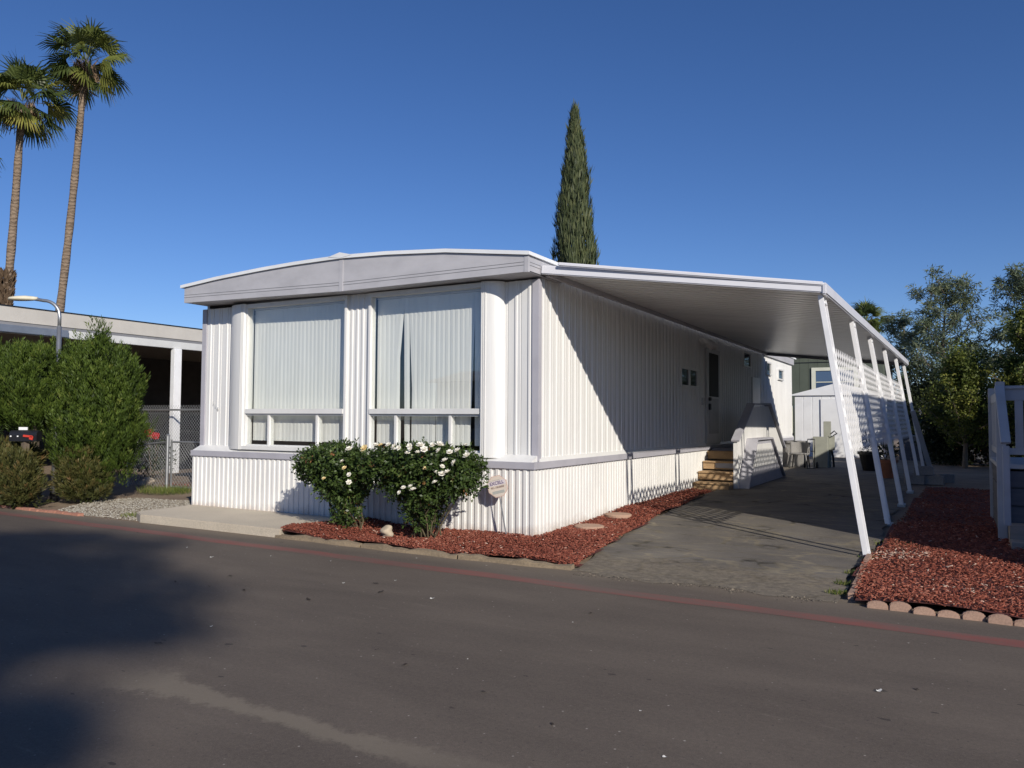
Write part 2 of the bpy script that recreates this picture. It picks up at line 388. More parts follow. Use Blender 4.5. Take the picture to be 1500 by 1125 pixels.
so = bpy.data.objects.new('sun', su); COL.objects.link(so); so.rotation_euler = sd.to_track_quat('Z', 'Y').to_euler(); so.location = (20,-15,20)
w = bpy.data.worlds.new('World'); scene.world = w; w.use_nodes = True
wn = w.node_tree; bg = wn.nodes['Background']; sk = wn.nodes.new('ShaderNodeTexSky'); sk.sky_type = 'NISHITA'; sk.sun_disc = False
sk.sun_elevation = math.asin(sd.z); sk.sun_rotation = math.atan2(sd.x, sd.y)
sk.altitude = 1200; sk.air_density = 1.0; sk.dust_density = .12; sk.ozone_density = 2.6
hs = wn.nodes.new('ShaderNodeHueSaturation'); hs.inputs['Saturation'].default_value = 1.15
tn = wn.nodes.new('ShaderNodeMix'); tn.data_type = 'RGBA'; tn.blend_type = 'MULTIPLY'; tn.inputs['Factor'].default_value = 1; tn.inputs[7].default_value = (.82,.89,1.16,1)
wn.links.new(sk.outputs[0], hs.inputs['Color']); wn.links.new(hs.outputs[0], tn.inputs[6]); wn.links.new(tn.outputs[2], bg.inputs['Color']); bg.inputs['Strength'].default_value = .085
vs = scene.view_settings; vs.view_transform = 'Standard'; vs.look = 'None'; vs.exposure = 0; vs.gamma = 1
scene.cycles.max_bounces = 8; scene.cycles.transparent_max_bounces = 24

# ------------------------------------------------------------------ ground, road, drive
MB().grid(lambda u,v:(u,v,-.16), [-600,-60,-20,0,20,60,600], [-600,-60,-12,0,60,600]).build('ground', DIRT, kind='structure')
ys = [-1.46,-1,-.5,0,.5,1,1.5,2,2.5,3,3.5,4,5,6,8,12,60]
MB().grid(lambda u,v:(u,v,G(v)-.02), [-60,-20,-10,-6,-3,0,.6,1.2,2,3,3.9,4.4,6,9,20,60], ys).build('yard', DIRT, kind='structure')
MB().grid(lambda u,v:(u,v,-.08), [-60,-30]+[i*1.0 for i in range(-20,21,2)]+[30,60], [-14,-10,-8,-6,-4,-3,-2,-1.44]).build('road', ASPH, kind='structure')
def ystripe(x): return -1.76-.0305*(x+9)
MB().grid(lambda u,v:(u, ystripe(u)-v+.012*math.sin(u*2.3)+.008*math.sin(u*5.1+v*20), -.0785), [-40+i*.5 for i in range(131)], [0,.21]).build('red_road_stripe', STRIPE, kind='structure')
def dl(y): return float(np.interp(y, [-1.6,-.8,.5,2,4,6.5,7.5], [1.24,1.12,.95,.83,.70,.55,.45]))+.03*math.sin(y*5)
dys = [-1.58+i*.16 for i in range(60)]+[9,12,18,23]
dr = MB()
def dfun(u, v):
    x0 = dl(v) if v < 7 else .02; x1 = 3.84+.03*math.sin(v*4)+.02*math.sin(v*11)+(.04 if v > 1 else -.05)
    z = G(v)+.006
    y = v+(.05*math.sin(u*31)+.06*math.sin(u*12+1) if v < -1.5 else 0)
    if v < -1.5: z = -.077
    return (x0+(x1-x0)*u, y, z)
dr.grid(dfun, [i/30 for i in range(31)], dys).build('driveway', DRIVE, kind='structure')
# concrete slab by the front wall
sl = MB(); sl.prism([(-6.32,-1.22),(-5.95,-1.42),(-3.02,-1.46),(-3.22,-.96),(-2.85,-.5),(-2.75,.1),(-6.45,.1)], 'z', -.1, .035)
sl.build('concrete_slab', CONC, bevel=.012, kind='structure')
# mulch beds
def inpoly(px, py, poly):
    ins = np.zeros(len(px), bool); n = len(poly)
    for i in range(n):
        x1,y1 = poly[i]; x2,y2 = poly[(i+1)%n]
        c = ((y1 > py) != (y2 > py)) & (px < (x2-x1)*(py-y1)/(y2-y1+1e-12)+x1); ins ^= c
    return ins
LB = [(-3.08,-1.40),(-3.3,-.95),(-2.8,-.5),(-2.65,-.02),(0.06,-.02),(0.06,6.6),(.50,6.6),(.66,4.6),(.70,4.0),(.83,2.0),(.95,.5),(1.12,-.8),(1.22,-1.42)]
RB = [(4.02,-1.62),(3.92,-1.5),(3.82,.55),(3.98,1.4),(4.0,3.2),(4.2,9.5),(7.1,9.5),(7.1,-1.62)]
def bedh(x, y):
    return np.maximum(np.array([G(t) for t in np.atleast_1d(y)])+.035, -.02)+.05*(1-sm(-2.75,-2.1,np.atleast_1d(x)))+.03*np.sin(np.atleast_1d(x)*3.1)*np.sin(np.atleast_1d(y)*2.7)
def bed(name, poly, n, dense, lbl):
    x = [p[0] for p in poly]; y = [p[1] for p in poly]
    b = MB(); st = .12; xs = np.arange(min(x), max(x)+st, st); yy = np.arange(min(y), max(y)+st, st)
    idx = {}; vs = []; fs = []
    for i, xv in enumerate(xs[:-1]):
        for j, yv in enumerate(yy[:-1]):
            if inpoly(np.array([xv+st/2]), np.array([yv+st/2]), poly)[0]:
                q = []
                for a, c in ((i,j),(i+1,j),(i+1,j+1),(i,j+1)):
                    if (a,c) not in idx: idx[(a,c)] = len(vs); vs.append((xs[a], yy[c], float(bedh(xs[a], yy[c])[0])-.012))
                    q.append(idx[(a,c)])
                fs.append(tuple(q))
    b.add(vs, fs); b.build(name.replace('mulch','soil'), MULCHB, kind='structure')
    P = []
    while sum(map(len, P)) < n:
        px = rng.uniform(min(x), max(x), n*2); py = rng.uniform(min(y), max(y), n*2)
        k = inpoly(px, py, poly) & (rng.random(n*2) < dense(px, py)); P.append(np.stack([px[k], py[k]], 1))
    P = np.concatenate(P)[:n]; z = bedh(P[:,0], P[:,1])+rng.uniform(-.012,.022,n)
    a = rng.uniform(0, math.pi, n); A = np.stack([np.cos(a), np.sin(a), rng.normal(0,.28,n)], 1); A = unit(A)
    U = unit(np.stack([rng.normal(0,.35,n), rng.normal(0,.35,n), np.ones(n)], 1)); S = unit(np.cross(A, U)); U = np.cross(S, A)
    L = rng.uniform(.006,.024,n)[:,None]*rng.choice([.7,1,1.3],n)[:,None]; W = rng.uniform(.0025,.0065,n)[:,None]; H = rng.uniform(.0015,.004,n)[:,None]
    C = np.concatenate([P, z[:,None]], 1)
    V = np.stack([C+A*L*i+S*W*j+U*H*k for k in (-1,1) for i,j in ((-1,-1),(1,-1),(1,1),(-1,1))], 1).reshape(-1,3)
    f = np.array([(4,5,6,7),(0,1,5,4),(1,2,6,5),(2,3,7,6),(3,0,4,7)])
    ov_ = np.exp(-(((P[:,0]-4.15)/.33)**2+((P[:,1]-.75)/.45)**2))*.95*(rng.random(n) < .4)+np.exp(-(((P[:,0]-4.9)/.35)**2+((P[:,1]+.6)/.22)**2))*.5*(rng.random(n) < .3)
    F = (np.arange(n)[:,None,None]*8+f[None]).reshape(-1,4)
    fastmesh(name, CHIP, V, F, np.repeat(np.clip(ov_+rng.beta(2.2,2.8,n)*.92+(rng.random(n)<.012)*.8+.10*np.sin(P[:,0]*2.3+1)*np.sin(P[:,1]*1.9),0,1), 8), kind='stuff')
bed('mulch_bed', LB, 33000, lambda x,y: np.where(y < 1, 1, .55), '')
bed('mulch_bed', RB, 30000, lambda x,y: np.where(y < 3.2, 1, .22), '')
# gravel patch
GP = [(-8.3,-1.36),(-6.1,-1.36),(-6.35,-1.2),(-6.5,.2),(-7.4,.7),(-8.8,.5),(-9.0,-.3)]
n = 5200; px = rng.uniform(-9.1,-6,n*4); py = rng.uniform(-1.4,.8,n*4); k = inpoly(px, py, GP); px = px[k][:n]; py = py[k][:n]; n = len(px)
C = np.stack([px, py, np.array([G(t) for t in py])-.012+rng.uniform(0,.012,n)], 1); r = rng.uniform(.008,.022,n)[:,None]
a = rng.uniform(0,6.28,n); ca, sa = np.cos(a)[:,None], np.sin(a)[:,None]; X1 = np.concatenate([ca,sa,0*ca],1); Y1 = np.concatenate([-sa,ca,0*ca],1); Zv = np.array([[0,0,1.]])
V = np.stack([C+X1*r, C+Y1*r*.7, C-X1*r*.9, C-Y1*r*.8, C+Zv*r*.7+X1*r*.3, C+Zv*r*.65-X1*r*.35], 1).reshape(-1,3)
f = np.array([(0,1,4,4),(1,2,5,4),(2,3,5,5),(3,0,4,5)]); f3 = np.array([(0,1,4),(1,5,4),(1,2,5),(2,3,5),(3,4,5),(3,0,4)])
F = (np.arange(n)[:,None,None]*6+f3[None]).reshape(-1,3)
fastmesh('gravel', GRAVEL, V, F, np.repeat(rng.beta(2,2,n), 6), kind='stuff')

# ------------------------------------------------------------------ mobile home
W_ = -6.44
H = thing('mobile_home', (-3.2,9,0), 'white mobile home with corrugated siding, grey trim and two big front windows', 'mobile home')
def corr(u0, u1, pat, period):
    out = []; u = u0; d = 1
    k = 0
    while True:
        done = False
        for t, o in pat:
            x = u0+k*period+t
            if x >= u1: done = True; break
            out.append((x, o))
        if done: break
        k += 1
    out.append((u1, out[-1][1])); return out
PS = [(0,0),(.050,0),(.054,.015),(.098,.015),(.104,0)]
PW = [(0,0),(.070,0),(.075,.014),(.100,.014),(.107,0),(.150,0),(.153,-.010),(.164,-.010),(.168,0)]
def corr_y(b, u0, u1, y, z0, z1, pat, per, th=.06):      # faces -Y
    o = [(u, y-d) for u, d in corr(u0, u1, pat, per)]; b.prism(o+[(u1, y+th),(u0, y+th)], 'z', z0, z1)
def corr_x(b, u0, u1, x, z0, z1, pat, per, th=.06):      # faces +X
    o = [(x+d, u) for u, d in corr(u0, u1, pat, per)]; b.prism(o+[(x-th, u1),(x-th, u0)], 'z', z0, z1)
FS = -.10      # plane of the front skirting; corner panels sit at +.05
b = MB(); corr_y(b, W_+.02, -.02, FS, -.1, .85, PS, .104); b.box(-.03,.02,FS-.012,FS+.05,-.1,.85); b.box(W_-.01,W_+.03,FS-.012,FS+.05,-.1,.85)
corr_x(b, FS+.05, 18.6, 0, -.1, .85, PS, .104); b.box(W_-.0,W_+.06,FS+.06,18.55,-.1,.85); b.box(W_+.07,-.07,18.54,18.6,-.1,.85)
b.build('skirting', SKIRT, H)
b = MB(); b.box(W_-.04,.045,FS-.035,FS+.05,.852,.945); b.box(.0,.045,FS+.05,18.6,.852,.945); b.box(W_-.04,W_+.0,FS+.05,18.6,.852,.945)
b.build('belly_band', TRIM, H, bevel=.004)
b = MB(); b.prism([(FS-.028,.945),(.10,.945),(.10,1.03),(.04,1.03)], 'x', W_, .0); b.prism([(.035,.945),(-.05,.945),(-.05,1.0),(.012,1.0)], 'y', .06, 18.6)
b.build('drip_ledge', WHITE, H)
WT = 3.335
b = MB()
corr_y(b, W_+.09, -5.62, .05, 1.03, WT, PW, .2); corr_y(b, -.62, -.09, .05, 1.03, WT, PW, .2)
corr_y(b, -3.14, -2.72, -.05, 1.02, WT, [(0,0),(.05,0),(.058,.016),(.088,.016),(.096,0),(.104,0)], .104, .12)
corr_x(b, .11, 18.55, 0, .99, 3.47, PW, .2)
b.box(W_, W_+.05, .11, 18.55, .95, 3.45); b.box(W_+.06, -.08, 18.5, 18.56, .95, 3.45)
b.build('siding', WHITE, H)
def column(x0, x1, right):
    b = MB(); pts = []
    n = 14
    for i in range(n+1):
        t = i/n; a = math.pi/2*t
        if right: pts.append((x0+.03+(x1-x0-.03)*math.sin(a), -.13+.18*(1-math.cos(a))))
        else: pts.append((x1-.03-(x1-x0-.03)*math.sin(a), -.13+.18*(1-math.cos(a))))
    xo = x0 if right else x1
    poly = [(xo,-.115),(xo+(.012 if right else -.012),-.13)]+pts+[(pts[-1][0], .07),(xo,.07)]
    # shallow flutes near the window edge
    b.prism(poly, 'z', .985, WT)
    for k in range(3):
        x = (x0+.02+.028*k) if right else (x1-.02-.028*k); b.box(x-.006, x+.006, -.139, -.12, .985, WT)
    b.build('rounded_column', WHITE, H)
column(-5.72,-5.26, False); column(-.78,-.50, True)
b = MB(); b.box(-.085,.018,.028,.11,.95,WT); b.build('corner_trim', TRIM, H, bevel=.004)
b = MB(); b.box(W_-.018,W_+.085,.028,.11,.95,WT); b.build('corner_trim', TRIM, H, bevel=.004)
# front windows
def front_window(x0, x1, gaps, tags, seed):
    rr = random.Random(seed)
    fr = MB()
    fr.box(x0-.045, x1+.045, -.10, .02, 3.265, 3.33)         # head
    fr.box(x0-.045, x0, -.10, .02, 1.03, 3.265); fr.box(x1, x1+.045, -.10, .02, 1.03, 3.265)
    fr.box(x0, x1, -.115, .02, 1.56, 1.635); fr.box(x0-.05, x1+.05, -.135, .02, .985, 1.045)
    w = x1-x0
    m1, m2 = x0+w*.245, x0+w*.74
    fr.box(m1-.022, m1+.022, -.085, .02, 1.045, 1.56); fr.box(m2-.022, m2+.022, -.085, .02, 1.045, 1.56)
    fr.box(x0, x1, -.08, .02, 1.53, 1.56); fr.box(x0, x1, -.08, .02, 1.045, 1.07)
    f = fr.build('window', WHITE, H, bevel=.003)
    MB().box(x0, x1, -.05, -.044, 1.635, 3.265).build('pane', GLASS, f)
    for a, c in ((x0,m1-.022),(m1+.022,m2-.022),(m2+.022,x1)):
        MB().box(a, c, -.045, -.039, 1.07, 1.53).build('pane', GLASS, f)
    bl = MB(); x = x0+.0; zt, zb = 3.24, 1.13
    while x < x1-.005:
        a = -rr.uniform(.07,.15); wd = .089; sk = rr.uniform(-.004,.004); cx = x+.04
        for g0, g1, lean in gaps:
            if g0 < cx < g1: a += lean[0]; sk += lean[1]
        dx, dy = math.cos(a)*wd/2, math.sin(a)*wd/2; yb = .075
        rows = []
        for s_ in range(5):
            t = s_/4; z = zt+(zb-zt)*t; ox = sk*t*4
            cv = .006
            rows.append([(cx+ox-dx, yb+dy, z),(cx+ox, yb-cv, z),(cx+ox+dx, yb-dy, z)])
        for s_ in range(4):
            for q in range(2):
                bl.add([rows[s_][q],rows[s_][q+1],rows[s_+1][q+1],rows[s_+1][q]], [(0,1,2,3)])
        x += .0805
    bl.box(x0, x1, .05, .10, 3.245, 3.27)
    bl.build('vertical_blind', BLIND, f)
front_window(-5.23,-3.18, [], None, 3)
front_window(-2.68,-.80, [(-2.27,-2.19,(0,-.045)),(-2.20,-2.12,(0,.010)),(-2.12,-2.04,(0,.030)),(-1.10,-1.02,(0,-.018)),(-1.02,-.94,(0,.006))], None, 5)
b = MB(); b.box(W_+.06,-.07,.3,3.0,.85,.94); b.box(W_+.06,-.07,2.9,3.0,.95,3.35); b.box(W_+.06,-.07,.11,3.0,3.36,3.40)
b.build('interior', DARKIN, H)
# roof edge, fascia, soffit
def rz(x): return float(np.interp(x, [-6.48,-5.6,-4.6,-3.9,-3.03,-2.2,-1.2,.06], [3.645,3.72,3.775,3.80,3.812,3.785,3.72,3.565]))
def fz(x): return float(np.interp(x, [-6.48,-3.0,.06], [3.40,3.34,3.36]))
xs = [-6.44+i*.25 for i in range(27)]; xs[-1] = .06
YF = -.36
b = MB(); b.prism([(x, fz(x)) for x in xs]+[(x, rz(x)) for x in xs[::-1]], 'y', YF, YF+.05)
b.box(.012,.06,YF+.05,.62,3.36,3.565); b.build('fascia', FASC, H)
b = MB()
for off in (.085,.125):
    b.prism([(x, fz(x)+off) for x in xs]+[(x, fz(x)+off+.006) for x in xs[::-1]], 'y', YF-.003, YF+.01)
    b.box(.05,.063,YF+.05,.02,3.36+off,3.366+off)
b.build('fascia_groove', GROOVE, H)
MB().box(-3.06,-2.985,YF-.008,YF+.02,3.335,3.80).build('fascia_seam_cover', FASC, H, bevel=.003)
MB().box(.005,.066,YF-.006,YF+.02,3.352,3.565).build('fascia_corner_cover', FASC, H, bevel=.003)
b = MB(); b.prism([(x, fz(x)+.002) for x in xs]+[(x, fz(x)+.015) for x in xs[::-1]], 'y', YF+.05, .12); b.build('soffit', FASC, H)
b = MB()
ov = lambda x: rz(x)+.004
b.prism([(W_-.07, ov(-6.48)-.0)]+[(x, ov(x)) for x in xs]+[(.09, ov(.06)), (.09, ov(.06)+.045)]+[(x, ov(x)+.05) for x in xs[::-1]]+[(W_-.07, ov(-6.48)+.045)], 'y', YF-.03, 18.9)
b.build('roof', ROOFW, H)
b = MB(); b.loft([[(-3.25,y,3.855),(-3.03,y,3.905+dz),(-2.8,y,3.85),(-3.03,y,3.82)] for y, dz in ((YF-.035,.0),(YF+.3,.02),(6,.03),(18.8,.02))]); b.build('ridge_cap', ROOFW, H)
b = MB(); b.box(.0,.065,13.9,18.6,3.36,3.56); b.build('side_fascia', FASC, H)
# side door, small windows
d = MB(); d.box(.002,.05,7.92,9.02,.96,3.08); door = d.build('door', DOORW, H, bevel=.006)
MB().box(.045,.058,8.10,8.86,2.02,2.98).build('door_screen', DARKG, door)
MB().box(.045,.058,8.10,8.86,1.20,1.98).build('door_panel', simple('grey_door_panel',(.34,.34,.34),.45,.08), door, bevel=.004)
MB().box(.05,.10,8.02,8.12,1.72,1.86).box(.05,.11,8.02,8.10,1.92,2.0).build('handle', BLACK, door, bevel=.01)
def side_window(y0, y1, z0, z1, split, fm=WHITE):
    f = MB(); t = .05
    f.box(.0,.05,y0-t,y1+t,z1,z1+t); f.box(.0,.055,y0-t,y1+t,z0-t,z0); f.box(.0,.05,y0-t,y0,z0,z1); f.box(.0,.05,y1,y1+t,z0,z1)
    if split: f.box(.0,.05,(y0+y1)/2-.04,(y0+y1)/2+.04,z0,z1)
    f = f.build('window', fm, H, bevel=.003); MB().box(.016,.022,y0,y1,z0,z1).build('pane', DGLASS, f); return f
side_window(6.12,7.2,2.2,2.52,True); side_window(11.45,12.2,2.92,3.24,False); side_window(14.3,14.9,2.86,3.16,False); side_window(16.05,16.8,2.8,3.05,False)
MB().box(.0,.035,12.45,13.4,.99,2.66).build('utility_door', simple('utility_door_paint',(.55,.56,.57),.3,.05), H, bevel=.004)
b = MB(); b.box(.0,.06,7.45,7.62,3.12,3.22); b.tube([(.05,7.53,3.2),(.16,7.55,3.16),(.28,7.6,3.04)], [.05,.07,.085], 10); b.tube([(.05,7.56,3.2),(.15,7.75,3.18),(.24,7.9,3.08)], [.05,.065,.08], 10); b.build('porch_floodlight', WHITE, H, smooth=True)
MB().box(.0,.04,7.62,7.78,1.82,1.98).build('meter_box', DOORW, H, bevel=.01)

def text(s, size, mat, parent, M, base, name='lettering', ext=.002, bold=0):
    cu = bpy.data.curves.new('t', 'FONT'); cu.body = s; cu.size = size; cu.extrude = ext; cu.offset = bold; cu.align_x = 'CENTER'; cu.align_y = 'CENTER'
    o = bpy.data.objects.new('t', cu); COL.objects.link(o); dg = bpy.context.evaluated_depsgraph_get()
    me = bpy.data.meshes.new_from_object(o.evaluated_get(dg)); bpy.data.objects.remove(o)
    me.transform(Matrix.Translation(-Vector(base)) @ M); me.materials.clear(); me.materials.append(mat); me.name = name
    q = bpy.data.objects.new(name, me); link(q, parent, base); return q
for ch, x, z in (('1',-6.145,1.735),('1',-6.09,1.685),('4',-6.04,1.63)):
    M = Matrix.Translation((x, .028, z)) @ Matrix.Rotation(R(90), 4, 'X'); text(ch, .095, NUMG, H, M, BASE[H.name], 'house_number', .003)

# ------------------------------------------------------------------ awning with slanted posts and lattice
A_ = thing('carport_awning', (3.5,7,0), 'white ribbed metal carport awning on slanted posts along the side of the mobile home', 'carport')
def aw(s, t):      # s across (wall 0 .. outer 1), t along
    y0 = .02+.60*s; y1 = 13.9
    xo = 3.40+.25*t
    return (.07+(xo-.07)*s, y0+(y1-y0)*t, 3.43+(3.02-3.43)*s)
b = MB(); nr = 54; up_, lo_ = [], []
ts = []
for i in range(nr):
    for f_, dz in ((0,0),(.30,0),(.34,.06),(.52,.06),(.56,0)):
        ts.append(((i+f_)/nr, dz))
ts.append((1,0))
ss = [i/6 for i in range(7)]
def awp(s, t, dz): p = aw(s, t); return (p[0], p[1], p[2]+dz)
top = [[awp(s,t,dz+.012) for s in ss] for t, dz in ts]; bot = [[awp(s,t,dz) for s in ss] for t, dz in ts]
vs_ = [p for r_ in bot for p in r_]+[p for r_ in top for p in r_]; nS = len(ss); nT = len(ts); off = nS*nT; fs_ = []
for i in range(nT-1):
    for j in range(nS-1):
        a = i*nS+j; fs_ += [(a,a+1,a+nS+1,a+nS), (off+a,off+a+nS,off+a+nS+1,off+a+1)]
for i in range(nT-1): a = i*nS; fs_.append((a,a+nS,off+a+nS,off+a)); a += nS-1; fs_.append((a,a+nS,off+a+nS,off+a))
for j in range(nS-1): fs_.append((j,j+1,off+j+1,off+j)); a = (nT-1)*nS+j; fs_.append((a,a+1,off+a+1,off+a))
b.add(vs_, fs_); b.build('roof_panel', AWN, A_)
p0, p1 = Vector(aw(0,0)), Vector(aw(1,0)); dn = Vector((0,-.012,0))
b = MB(); b.bar(p0+Vector((-.0,-.03,.01)), p1+Vector((.03,-.03,.01)), .045, .115); b.build('front_edge', AWNE, A_, bevel=.012)
b = MB(); b.bar(p0+Vector((.25,-.055,.055)), p1+Vector((.03,-.055,.055)), .035, .05); b.build('front_edge_lip', AWNE, A_, bevel=.012)
p2 = Vector(aw(1,1))
b = MB(); b.bar(p1+Vector((.035,-.07,.0)), p2+Vector((.035,.03,.0)), .06, .14); b.build('gutter', AWNE, A_, bevel=.015)
b = MB(); b.bar(Vector(aw(0,1))+Vector((0,.03,-.01)), p2+Vector((0,.03,-.01)), .05, .14); b.build('rear_edge', simple('awning_rear_edge',(.22,.22,.23),.5,.05), A_)
b = MB(); b.bar(Vector(aw(.005,0))+Vector((.02,.06,-.03)), Vector(aw(.005,1))+Vector((.02,0,-.03)), .05, .07); b.build('wall_hanger', FASC, A_)
POST = []
for i in range(6):
    y = .65+2.55*i; zb = [-.09,.05,.09,.115,.26,.16][i]
    xb = [3.84,3.88,3.92,3.94,4.0,4.05][i]; xt = [3.38,3.44,3.46,3.51,3.57,3.61][i]; zt = 2.965
    POST.append((y,xb,zb,xt,zt))
    p = MB()
    for dy in (0,.21):
        p.bar((xb,y+dy,zb), (xt,y+dy,zt), .062, .03, (0,1,0))
    for q in (.03,.97):
        p.bar((xb+(xt-xb)*q, y, zb+(zt-zb)*q), (xb+(xt-xb)*q, y+.21, zb+(zt-zb)*q), .07, .03)
    po = p.build('post', POSTW, A_, bevel=.004)
    foot = MB(); foot.box(xb-.06,xb+.06,y-.04,y+.25,zb-.03,zb+.012); foot.build('foot_plate', GALV, po)
    if i == 0:
        fb = MB(); fb.tube([(xb-.07,y-.03,zb+.0),(xb-.07,y-.03,zb+.05),(xb-.06,y-.03,zb+.085)], [.045,.05,.02], 10); fb.build('base_bracket', BLACK, po)
def lattice(y0, y1, i):
    b = MB()
    xa0, xa1 = POST[i][1], POST[i][3]; xc0, xc1 = POST[i+1][1], POST[i+1][3]
    za, zb_ = 1.14, 2.36
    def pt(y, z):
        t = (y-POST[i][0])/(POST[i+1][0]-POST[i][0])
        lo = np.interp(t, [0,1], [xa0, xc0]); hi = np.interp(t, [0,1], [xa1, xc1]); q = z/2.97
        return Vector((lo+(hi-lo)*q+.0, y, z))
    th = R(49); sp = .122
    for lay, sg in ((0,1),(1,-1)):
        d = (math.cos(th), math.sin(th)*sg); nx, nz = -d[1], d[0]
        cs = [ (y*nx+z*nz) for y in (y0,y1) for z in (za,zb_)]
        c = min(cs)+.02
        while c < max(cs):
            # clip line n.p=c to the rectangle
            pts = []
            if abs(nz) > 1e-6:
                for y in (y0,y1):
                    z = (c-y*nx)/nz
                    if za <= z <= zb_: pts.append((y,z))
            for z in (za,zb_):
                y = (c-z*nz)/nx
                if y0 <= y <= y1: pts.append((y,z))
            if len(pts) >= 2:
                pts.sort(); a, e = pt(*pts[0]), pt(*pts[-1])
                if (e-a).length > .05:
                    o = Vector((.0011*(lay*2-1),0,0)); b.bar(a+o, e+o, .046, .002, (1,0,.16))
            c += sp
    b.build('lattice_panel', LATT, A_)
for i in range(4): lattice(POST[i][0]+.06, POST[i+1][0]-.0, i)

# ------------------------------------------------------------------ entry steps
S = thing('entry_steps', (.4,8.5,0), 'tan carpeted entry steps with white guard walls and grey cap boards below the side door', 'steps')
z0 = .03
for i in range(4):
    y = 6.92+.36*i; z = .2*(i+1)+z0; b = MB(); b.box(.03,.755,y,8.3 if i == 3 else y+.40,z0-.1 if i == 0 else z-.17,z-.035); b.box(.03,.765,y-.03,8.3 if i == 3 else y+.36,z-.035,z)
    b.build('tread', BROWN, S, bevel=.008)
MB().box(.30,.758,7.63,7.64,.49,.60).build('riser_board', GREYW, S)
b = MB(); b.box(.03,.75,8.31,10.6,.80,.88); b.box(.03,.75,8.31,10.6,.0,.79); b.build('landing', GREYW, S)
for i in range(3):
    y = 10.61+.36*i; z = .2*(3-i)+z0+.05; MB().box(.03,.75,y,y+.355,.0,z).build('tread', GREYW, S)
b = MB()
GU = [(7.35,.0),(7.35,1.05),(8.72,1.80),(10.55,1.84),(12.3,.80),(12.3,.0)]
o = MB(); y = 7.35
# vertically grooved guard panel
ysq = sorted(set([7.35+.1*i for i in range(50) if 7.35+.1*i < 12.3]+[8.72,10.55,12.3]))
for a, c in zip(ysq[:-1], ysq[1:]):
    za = float(np.interp(a, [7.35,8.72,10.55,12.3], [1.05,1.80,1.84,.80])); zc = float(np.interp(c, [7.35,8.72,10.55,12.3], [1.05,1.80,1.84,.80]))
    o.prism([(a,.0),(c-.006,.0),(c-.006,zc),(a,za)], 'x', .77, .82)
o.box(.772,.79,7.36,12.29,.0,.8); o.build('guard_wall', SKIRT, S)
c_ = MB()
for a, e in (((.80,7.28,1.075),(.80,8.72,1.855)),((.80,8.725,1.855),(.80,10.55,1.895)),((.80,10.555,1.89),(.80,12.4,.80))):
    c_.bar(a, e, .17, .045)
c_.build('cap_board', CAPG, S, bevel=.006)
MB().box(.76,.86,7.27,7.345,.0,1.03).build('newel_post', SKIRT, S, bevel=.006)
o = MB(); o.prism([(7.42,.0),(7.42,.08),(8.25,1.06),(9.85,1.06),(11.3,.12),(11.3,.0)], 'x', .83, 1.0); o.build('side_skirt', CAPG, S)
o = MB(); 
o.prism([(7.75,.50),(8.3,.985),(9.8,.985),(10.6,.50)], 'x', 1.003, 1.012); o.build('skirt_inset', SKIRT, S)  # white patch painted in as the lit area of the skirt
c_ = MB()
for a, e in (((.94,7.34,.07),(.94,8.24,1.09)),((.94,8.245,1.09),(.94,9.86,1.09)),((.94,9.865,1.09),(.94,11.35,.13))): c_.bar(a, e, .24, .04)
c_.build('cap_board', CAPG, S, bevel=.006)

# ------------------------------------------------------------------ foliage helpers
def ellip(c, r, n, shell=.35):
    d = unit(rng.normal(size=(n,3))); q = (1-shell*rng.random(n)**1.6)[:,None]
    return np.array(c)+d*np.array(r)*q, d
def bumpy(d, k=5.0, amp=.13):
    return 1+amp*(np.sin(d[:,0]*k*1.7+1)*np.sin(d[:,1]*k*1.3+2)+np.sin(d[:,2]*k*1.9+d[:,0]*3))
def conifer(name, parts, ntuft, mat, parent, base, tl=.30, tr=.055, upb=1.2, zmin=.0, nb=34):
    ps = []
    for (c, r, fr) in parts:
        m = int(ntuft*fr); d = unit(rng.normal(size=(m,3))); q = (1-.16*rng.random(m)**1.4)*bumpy(d, 5, .10)*bumpy(d, 9, .05)
        P = np.array(c)+d*np.array(r)*q[:,None]-np.array([0,0,tl*.4]); k = P[:,2] > zmin; P = P[k]; d = d[k]; m = len(P)
        A0 = unit(d*.50+np.array([0,0,upb])+rng.normal(0,.16,(m,3))); t0 = .12+.62*rng.beta(2,2,m); L0 = tl*rng.uniform(.55,1.3,m); R0 = tr*rng.uniform(.7,1.4,m)
        i = np.repeat(np.arange(m), nb); n = len(i); sq = rng.random(n)**.85
        rad = unit(rng.normal(size=(n,3))); pos = P[i]+A0[i]*(L0[i]*sq)[:,None]+rad*(R0[i]*(1.05-sq))[:,None]
        ps.append(leafquads(pos, A0[i]*.95+rad*.45+rng.normal(0,.1,(n,3)), rng.uniform(.05,.10,n), rng.uniform(.010,.018,n), t0[i]+.30*(sq-.45)+rng.normal(0,.07,n), d[i]+rng.normal(0,.6,(n,3))))
        mi = int(m*5); dd = unit(rng.normal(size=(mi,3))); Q = np.array(c)+dd*np.array(r)*(.45+.35*rng.random(mi))[:,None]; Q = Q[Q[:,2] > zmin]; mi = len(Q)
        ps.append(leafquads(Q, rng.normal(size=(mi,3))+np.array([0,0,.5]), .16, .06, .12*rng.random(mi)))  # inner filler leaves tinted darkest, interior shade put into their colour
    return fastmesh(name, mat, *join(ps), parent=parent)
